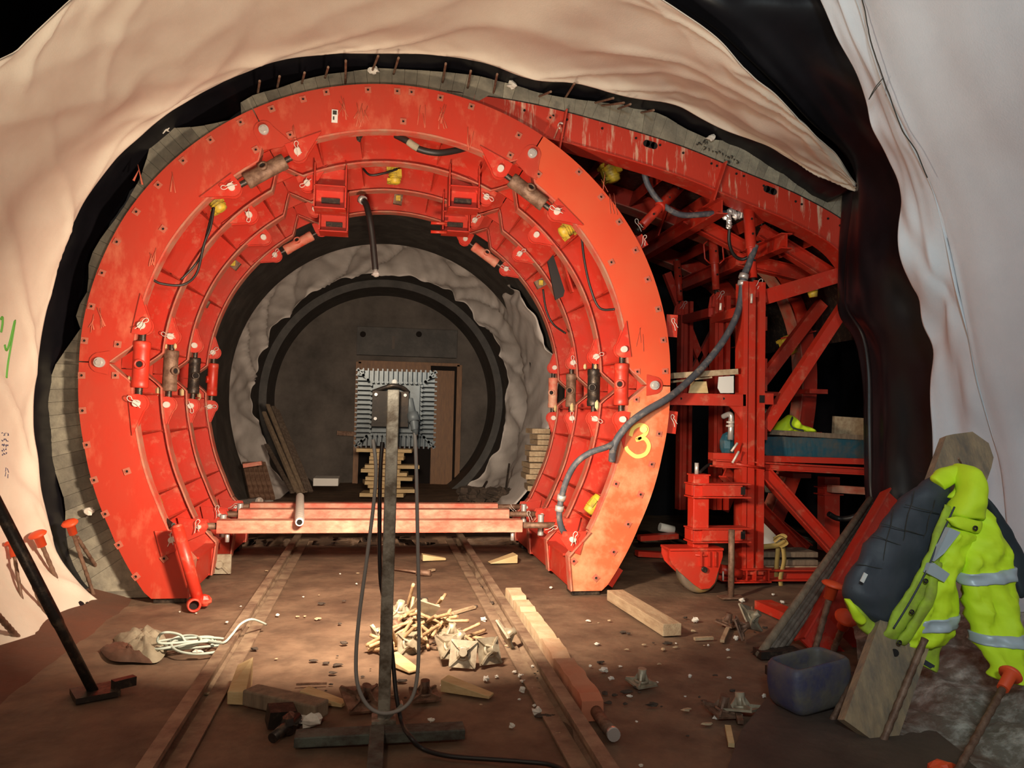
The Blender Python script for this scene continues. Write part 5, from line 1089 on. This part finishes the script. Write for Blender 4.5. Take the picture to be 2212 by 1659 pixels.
for i in range(110):
    px, py = rnd.uniform(1150, 1680), rnd.uniform(1330, 1600)
    if i > 60: px, py = rnd.uniform(420, 1150), rnd.uniform(1220, 1560)
    if px > 1500+(1600-py): continue
    c = G(px, py); s = rnd.uniform(.006, .022)
    tag(MB().rock(c+Vector((0, 0, s*.3)), (s*rnd.uniform(1, 2), s, s*.5), i, .4, n=6, mm=4).build('mud_crumb', [DIRT, DIRT, WOODT][i % 3]), 'small crumb of mud or wood on the floor', 'crumb', 'crumbs on the floor')
# red offcuts on the right
tag(MB().bar(G(1648, 1305, .04), G(1740, 1345, .04), .16, .07).build('red_offcut', RED), 'flat red steel offcut on the floor behind the rods', 'offcut'); tag(MB().bar(G(1730, 1345, .03), G(1775, 1380, .03), .12, .06).build('red_offcut', RED), 'small red offcut beside the leaning red beam', 'offcut')
# leaning red beam, rods, caps
b0, b1 = G(1752, 1405, .0), P(1935, 1080, 5.72)
LB = MB(); d = (b1-b0).normalized(); up = Vector((0, -1, .3)); LB.bar(b0, b1, .22, .02, up=up); x = d.cross(up).normalized()
LB.bar(b0+x*.11, b1+x*.11, .014, .12, up=up); LB.bar(b0-x*.11, b1-x*.11, .014, .12, up=up)
LB = tag(LB.build('leaning_channel', RED), 'wide red steel channel leaning against the black curtain behind the jacket', 'channel')
for t in (.08, .2): MB().bar(b0.lerp(b1, t)-x*.0+Vector((0, -.02, 0)), b0.lerp(b1, t)+x*.30+Vector((0, -.02, 0)), .012, .1).build('bracket', RED, LB)
for i, (q0, q1, r) in enumerate((((1640, 1416), (1880, 1078), .028), ((1655, 1412), (1884, 1090), .018), ((1666, 1412), (1886, 1100), .018), ((1678, 1410), (1888, 1112), .02), ((1692, 1405), (1880, 1130), .016))):
    tag(MB().tube([G(*q0, .02), P(*q1, 5.95-i*.02)], r, 10).build('leaning_pole', WOODD if i else WOODO), ('leftmost thick pole of the bundle leaning on the black curtain', 'second pole of the leaning bundle, next to the thick one', 'third pole of the leaning bundle', 'fourth pole of the leaning bundle', 'shortest rightmost pole of the leaning bundle')[i], 'pole')
MB_ = MB(); MB_.box(G(1668, 1412, .03)+Vector((.05, .02, 0)), (.3, .12, .05)); tag(MB_.build('dark_block', DSTEEL), 'dark block at the foot of the leaning poles', 'block')
rebar(G(1755, 1425), P(1797, 1272, 4.75), r=.02, cap=1.35, label='capped rebar in front of the leaning red channel')
rebar(G(1790, 1430), P(1826, 1340, 4.5), r=.02, cap=1.3, label='shorter capped rebar beside the leaning red channel')
# raised dark slab at the right and soiled sheet
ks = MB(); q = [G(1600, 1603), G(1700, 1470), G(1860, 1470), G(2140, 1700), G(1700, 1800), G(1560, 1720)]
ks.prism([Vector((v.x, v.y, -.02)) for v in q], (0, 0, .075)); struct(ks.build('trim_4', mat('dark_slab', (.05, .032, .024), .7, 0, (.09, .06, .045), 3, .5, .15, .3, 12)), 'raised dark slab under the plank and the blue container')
n = 44; mb = MB(); vs = []; c00, c10, c01, c11 = G(1880, 1590), Vector((2.9, 1.6, 0)), Vector((3.6, 5.4, 0)), Vector((4.4, 2.0, 0))
for i in range(n+1):
    for j in range(n+1):
        u, v = i/n, j/n; p = c00.lerp(c10, u).lerp(c01.lerp(c11, u), v); p.z = .03+.42*v**1.5+.07*nz(p.x*4, p.y*4)+.035*nz(p.x*11, p.y*11, 2); vs.append(p)
m_ = n+1; mb.add(vs, [(i*m_+j, (i+1)*m_+j, (i+1)*m_+j+1, i*m_+j+1) for i in range(n) for j in range(n)], True)
tag(mb.build('soiled_geotextile', GEOM), 'muddy speckled geotextile heaped on the ground in the lower right corner', 'sheet')
# blue container with cut top
BK = MB(); base = G(1752, 1528, .05); hx, hy, H = .205, .13, .30; rot = Matrix.Rotation(.22, 3, 'Z') @ Matrix.Rotation(-.10, 3, 'Y'); n = 28
def rr(t, sx, sy, z):
    a = 2*PI*t/n; ca, sa = math.cos(a), math.sin(a); p = .32
    return Vector((sx*math.copysign(abs(ca)**p, ca), sy*math.copysign(abs(sa)**p, sa), z))
lv = [(0, .80), (.02, .93), (.05, 1), (.13, 1.01), (.20, 1.0), (.235, .97), (.25, .90), (.252, .84)]
vs = []
for z, s in lv: vs += [rr(t, hx*s, hy*s, z) for t in range(n)]
vs += [rr(t, hx*.80, hy*.78, .235) for t in range(n)]+[rr(t, hx*.85, hy*.85, .18) for t in range(n)]+[rr(t, hx*.85, hy*.85, .03) for t in range(n)]
vs = [base+rot @ (v+Vector((0, 0, .02)))+Vector((0, 0, 0))+Vector((.01*nz(v.x*9, v.z*9), .01*nz(v.y*9, v.z*9, 4), 0)) for v in vs]
L = len(lv)+3; fs = [[i*n+t, i*n+(t+1) % n, (i+1)*n+(t+1) % n, (i+1)*n+t] for i in range(L-1) for t in range(n)]+[list(range(n))[::-1], [(L-1)*n+t for t in range(n)]]
BK.add(vs, fs, True); bko = tag(BK.build('blue_container', BLUE), 'dirty blue plastic canister with cut open top beside the plank', 'container')
for v in bko.data.vertices: v.co.z -= min(0, 0)
MB().box(P(1670, 1449, 4.2), (.07, .06, .05)).build('spout', DSTEEL, bko)
# plank with jacket
pb, pt = G(1868, 1592, .05), P(2097, 945, 4.12)
PLK = MB(); d = (pt-pb).normalized(); up = Vector((0, -1, .25)); x = d.cross(up).normalized(); u = x.cross(d).normalized()
w0, w1, th = .145, .165, .028; n = 16; vs = []
for i in range(n+1):
    t = i/n; c = pb.lerp(pt, t); w_ = w0+(w1-w0)*t
    e = 0
    if i == n: vs += [c-x*w_*.75-u*th-d*.08, c+x*w_*.95-u*th-d*.05, c+x*w_*.95+u*th-d*.05, c-x*w_*.75+u*th-d*.08]
    else: vs += [c-x*w_-u*th, c+x*w_-u*th, c+x*w_+u*th, c-x*w_+u*th]
vs += [pt-x*.02-u*th+d*.02, pt+x*.10-u*th+d*.02, pt+x*.10+u*th+d*.02, pt-x*.02+u*th+d*.02]
n += 1; PLK.add(vs, [[4*i+j, 4*i+(j+1) % 4, 4*i+(j+1) % 4+4, 4*i+j+4] for i in range(n) for j in range(4)]+[[3, 2, 1, 0], [4*n, 4*n+1, 4*n+2, 4*n+3]])
plo = tag(PLK.build('wooden_plank', mat('old_plank', (.24, .165, .10), .8, 0, (.40, .28, .16), 3, .5, .18, .2, 20, stretch=(3, 3, .8), col3=(.12, .10, .085), s3=5, p3=.58)), 'long weathered plank leaning on the white sheet behind the jacket', 'plank')
MB().cyl(P(1933, 1410, 3.62), P(1933, 1410, 3.7), .02, 12).build('drilled_hole', HOLE, plo); MB().tube([P(2085, 1022, 4.0), P(2078, 1005, 3.88), P(2070, 990, 3.8)], .006, 8).build('nail', RUST, plo)
J = thing('hivis_jacket', 'bright yellow hi-vis jacket with grey bands hanging from the leaning plank', 'jacket', P(2030, 1440, 3.7))
def jp(name, secs, th, m, parent=J, **k): return puff(secs, th, **k).build(name, m, parent)
Y = 3.72
ln = jp('quilted_lining', [((2010, 1028), (2042, 1038), Y+.10), ((1975, 1055), (2048, 1075), Y+.09), ((1938, 1092), (2040, 1122), Y+.08), ((1905, 1131), (2022, 1172), Y+.06), ((1867, 1185), (1998, 1225), Y+.04), ((1839, 1234), (1975, 1270), Y+.03), ((1825, 1275), (1955, 1312), Y+.02), ((1840, 1312), (1935, 1345), Y+.03), ((1872, 1345), (1918, 1362), Y+.05)], .08, NAVY, wr=.013, seed=3, n=28)
mb = MB()
for (a, b) in (((1905, 1131), (2000, 1158)), ((1885, 1155), (1990, 1195)), ((1850, 1218), (1965, 1240)), ((1975, 1060), (1940, 1210)), ((2020, 1080), (1990, 1180)), ((1930, 1100), (1890, 1300)), ((1840, 1270), (1950, 1290)), ((1955, 1090), (2030, 1110))):
    mb.tube([P(a[0]+(b[0]-a[0])*t/6+2*math.sin(t*2), a[1]+(b[1]-a[1])*t/6, Y-.035+.02*abs(t-3)/3) for t in range(7)], .0022, 5)
mb.build('quilt_stitching', INKB, ln)
MB().box(P(1866, 1248, Y-.095), (.022, .006, .05), Matrix.Rotation(.5, 3, 'Y')).build('care_label', WHITE, ln, 'white care label')
jp('back_panel', [((2082, 1003), (2088, 1008), Y+.06), ((2050, 1008), (2076, 1030), Y+.05), ((2016, 1026), (2042, 1055), Y+.04), ((2012, 1036), (2035, 1062), Y+.04)], .04, HIVIS)
jp('back_panel', [((2086, 1006), (2094, 1010), Y+.05), ((2070, 1035), (2090, 1040), Y+.03), ((2052, 1062), (2072, 1070), Y+.02), ((2045, 1074), (2062, 1082), Y+.02)], .03, HIVIS)
hd = jp('hood', [((2078, 1002), (2092, 1006), Y+.02), ((2080, 1015), (2110, 1028), Y-.02), ((2074, 1045), (2118, 1052), Y-.05), ((2066, 1080), (2122, 1086), Y-.07), ((2054, 1108), (2121, 1112), Y-.07), ((2056, 1118), (2118, 1122), Y-.05)], .09, HIVIS, seed=8, wr=.016)
jp('dark_garment', [((2112, 1062), (2122, 1068), Y+.10), ((2126, 1098), (2150, 1105), Y+.10), ((2146, 1150), (2182, 1150), Y+.10), ((2170, 1195), (2211, 1210), Y+.09), ((2184, 1260), (2209, 1268), Y+.08), ((2190, 1288), (2203, 1292), Y+.08)], .05, NAVY2, seed=1)
bd = jp('body_front', [((2052, 1112), (2112, 1118), Y-.03), ((2030, 1160), (2112, 1165), Y-.04), ((2012, 1210), (2078, 1210), Y-.04), ((1992, 1255), (2058, 1258), Y-.04), ((1968, 1305), (2064, 1306), Y-.03), ((1945, 1345), (2062, 1352), Y-.02), ((1930, 1385), (2046, 1378), Y-.01), ((1945, 1400), (2040, 1392), Y)], .085, HIVIS, seed=5, wr=.028, n=36, ws=12)
jp('dirty_placket', [((2044, 1090), (2066, 1098), Y-.06), ((2020, 1155), (2042, 1165), Y-.09), ((1992, 1225), (2020, 1235), Y-.10), ((1952, 1290), (1988, 1302), Y-.09), ((1918, 1350), (1950, 1362), Y-.07), ((1900, 1372), (1935, 1388), Y-.05)], .022, HIVISD)
mb = MB(); mb.tube(spline([P(2062, 1095, Y-.09), P(2030, 1165, Y-.12), P(2003, 1230, Y-.135), P(1968, 1296, Y-.125), P(1930, 1358, Y-.1)], 40), .005, 6); mb.build('zip', NAVY, J)
jp('dirty_storm_flap', [((2025, 1212), (2036, 1216), Y-.115), ((2012, 1245), (2028, 1250), Y-.125), ((1990, 1300), (2012, 1308), Y-.12), ((1960, 1350), (1982, 1358), Y-.11), ((1935, 1388), (1955, 1396), Y-.09)], .02, HIVISD)
for q in ((2000, 1255), (1970, 1322), (1943, 1388)): MB().ring(P(*q, Y-.15 if q[1] < 1380 else Y-.125), (0, 1, 0), .006, .013, .006, 14).build('press_stud', DSTEEL, J)
fl = jp('collar_flap', [((2048, 1122), (2058, 1135), Y-.12), ((2075, 1118), (2075, 1142), Y-.14), ((2112, 1124), (2110, 1152), Y-.13), ((2120, 1124), (2116, 1150), Y-.11)], .016, HIVIS, n=16)
MB().ring(P(2107, 1141, Y-.165), (0, 1, 0), .006, .014, .006, 14).build('press_stud', DSTEEL, fl)
sl = jp('sleeve', [((2062, 1120), (2124, 1092), Y-.0), ((2070, 1165), (2152, 1140), Y-.05), ((2076, 1205), (2172, 1190), Y-.08), ((2078, 1250), (2184, 1240), Y-.09), ((2086, 1300), (2194, 1295), Y-.10), ((2102, 1350), (2202, 1345), Y-.12), ((2118, 1400), (2210, 1398), Y-.16), ((2134, 1440), (2212, 1435), Y-.22), ((2150, 1462), (2206, 1462), Y-.28), ((2162, 1470), (2198, 1472), Y-.30)], .085, HIVIS, seed=11, wr=.030, n=36, ws=12)
def band(name, secs, th, parent, **k): return puff(secs, th, n=36, ends=1., ws=12, **k).build(name, SILV, parent)
band('reflective_band', [((2073, 1238), (2184, 1221), Y-.088), ((2076, 1262), (2188, 1245), Y-.09)], .098, sl, wr=.03, seed=11); band('reflective_band', [((2104, 1366), (2207, 1362), Y-.13), ((2112, 1390), (2211, 1388), Y-.15)], .098, sl, wr=.03, seed=11)
band('reflective_band', [((1964, 1336), (2066, 1322), Y-.028), ((1955, 1362), (2066, 1350), Y-.02)], .096, bd, wr=.028, seed=5)
mb = MB(); mb.prism([P(2010, 1218, Y-.15), P(2018, 1216, Y-.15), P(2052, 1240, Y-.14), P(2040, 1258, Y-.145), P(2003, 1238, Y-.15)], (0, .03, 0)); mb.prism([P(2052, 1140, Y-.145), P(2075, 1150, Y-.145), P(2040, 1195, Y-.15), P(2018, 1213, Y-.15), P(2030, 1180, Y-.15)], (0, .03, 0)); mb.build('reflective_band', SILV, bd)
jp('inner_hem', [((1828, 1292), (1840, 1300), Y+.03), ((1836, 1315), (1862, 1322), Y+.02), ((1850, 1340), (1885, 1342), Y+.02), ((1860, 1362), (1905, 1362), Y+.02), ((1885, 1382), (1920, 1385), Y+.02)], .05, HIVISD, seed=2)
jp('inner_hem', [((1826, 1294), (1836, 1294), Y-.04), ((1834, 1318), (1850, 1314), Y-.05), ((1848, 1342), (1868, 1332), Y-.05), ((1858, 1350), (1872, 1342), Y-.04)], .02, HIVIS)
hs = jp('hem_strap', [((2000, 1370), (2046, 1378), Y+.0), ((1990, 1400), (2030, 1405), Y-.01), ((1985, 1430), (2025, 1440), Y-.01), ((1992, 1438), (2018, 1452), Y-.01)], .03, HIVISD)
MB().prism([P(1997, 1424, Y-.045), P(2020, 1438, Y-.045), P(2015, 1448, Y-.045), P(1993, 1433, Y-.045)], (0, .01, 0)).build('velcro_patch', NAVY, hs)
# capped rebar holding the sleeve and the uncapped ones
rebar(G(2050, 1700, .02), P(2178, 1466, 3.28), r=.0165, cap=.95, label='capped rebar under the sleeve of the hi-vis jacket')
rebar(G(1905, 1608, .03), P(1998, 1380, 3.55), r=.017, label='rebar standing right of the plank below the jacket hem'); rebar(G(1795, 1560, .04), P(1890, 1385, 3.9), r=.016, label='rebar standing left of the plank beside the blue container')
tag(MB().rock(G(2035, 1662, .06), (.06, .05, .04), 2, .2).build('orange_plug', ORNG), 'orange cap just showing at the bottom edge', 'cap')
# ------------------------------------------------------------------ things deep in the tunnel
pw = MB(); a, b = P(647, 1128, 7.42), P(648, 1072, 9.7); b.z = a.z; n = 60
pw.tube([a.lerp(b, i/n) for i in range(n+1)], [.047 if (i//2) % 2 else .038 for i in range(n+1)], 18); pw.cyl(a-Vector((0, .004, 0)), a-Vector((0, .001, 0)), .026, 16, 1)
tag(pw.build('corrugated_pipe', [PIPEW, HOLE]), 'white corrugated pipe lying across the three spreader beams', 'pipe')
rnd.seed(9)
ORD = ('lowest', 'second', 'third', 'fourth', 'fifth', 'sixth', 'seventh', 'eighth', 'ninth', 'tenth', 'eleventh', 'twelfth')
def stack(px, ytop, ybot, n, y, w_, label, grp):
    a, b = P(px, ybot, y), P(px, ytop, y); h = (b.z-a.z)/n
    for i in range(n):
        t = i/n; wd = w_*rnd.uniform(.55, 1.0) if i < n-2 or 1 else w_
        tag(MB().box((a.x+rnd.uniform(-.14, .14)*(w_), y+rnd.uniform(-.1, .1), a.z+h*(i+.5)), (wd, rnd.uniform(.3, .6), h*.86), Matrix.Rotation(rnd.uniform(-.12, .12), 3, 'Z')).build('stacked_timber', WOODN if w_ > .95 else WOODT), ORD[i]+' offcut from the bottom of '+label, 'timber', grp)
stack(832, 968, 1070, 12, 14.6, 1.05, 'the pale timber stack behind the floodlight post', 'timber stack behind the post')
stack(1163, 925, 1058, 11, 10.9, .36, 'the timber stack at the right ring edge', 'timber stack at the right')
for i, (x0, y0, x1, y1) in enumerate(((578, 874, 655, 1064), (590, 878, 664, 1060), (570, 890, 645, 1065), (598, 885, 672, 1062), (575, 905, 640, 1062), (575, 960, 632, 1064), (610, 960, 660, 1062))):
    tag(MB().bar(P(x1, y1, 13.4), P(x0, y0, 14.6), .07, .03).build('leaning_board', WOODD if i % 2 else WOODO), ('third board', 'fourth board', 'second board', 'rightmost board', 'first board', 'short board', 'short right board')[i]+' of the bundle leaning left before the end wall', 'board', 'boards leaning in the deep tunnel')
bx = MB(); a, b = P(676, 1050, 14.2), P(731, 1037, 14.2); bx.box(((a.x+b.x)/2, 14.5, a.z+.07), (b.x-a.x, .6, .14)); tag(bx.build('white_box', WHITE, bevel=.01), 'flat white box on the floor in front of the end wall', 'box')
for i in range(5): tag(MB().bar(P(545+i*11, 1078, 12.2), P(528+i*10, 1000, 12.8), .07, .05).build('steel_angle', RUST), ORD[i].replace('lowest', 'first')+' rusty steel angle from the left, at the left lining', 'steel angle', 'rusty angles at the left lining')
tag(MB().bar(P(526, 1006, 12.3), P(566, 1000, 12.3), .1, .06).build('orange_bar', REDD), 'dull orange bar across the rusty angles', 'bar')
for i, (x0, y0, x1, y1) in enumerate(((1100, 1002, 1092, 1062), (1135, 1010, 1126, 1066), (1150, 1005, 1145, 1055), (1052, 1040, 1040, 1060))): tag(MB().bar(P(x1, y1, 12.5), P(x0, y0, 12.8), .03, .03).build('grey_stake', DSTEEL), ('left grey stake by the pale sheet at the right', 'second grey stake by the pale sheet at the right', 'third grey stake by the timber stack', 'low stake on the rubble mound')[i], 'stake')
mb = MB()
for i in range(60): mb.rock(P(rnd.uniform(1000, 1110), rnd.uniform(1060, 1082), rnd.uniform(12.2, 12.8)), (.12, .12, .07), i, .4, n=6, mm=4)
tag(mb.build('rubble_mound', DIRT), 'low dark mound of rubble behind the right end of the beams', 'rubble', kind='stuff')
tag(MB().bar(P(520, 1084, 9.9), P(562, 1080, 9.9), .12, .06).cyl(P(560, 1083, 9.8), P(560, 1083, 9.9), .05, 12).build('pipe_clamp', DSTEEL), 'dark clamp on the floor at the left end of the rearmost beam', 'clamp')
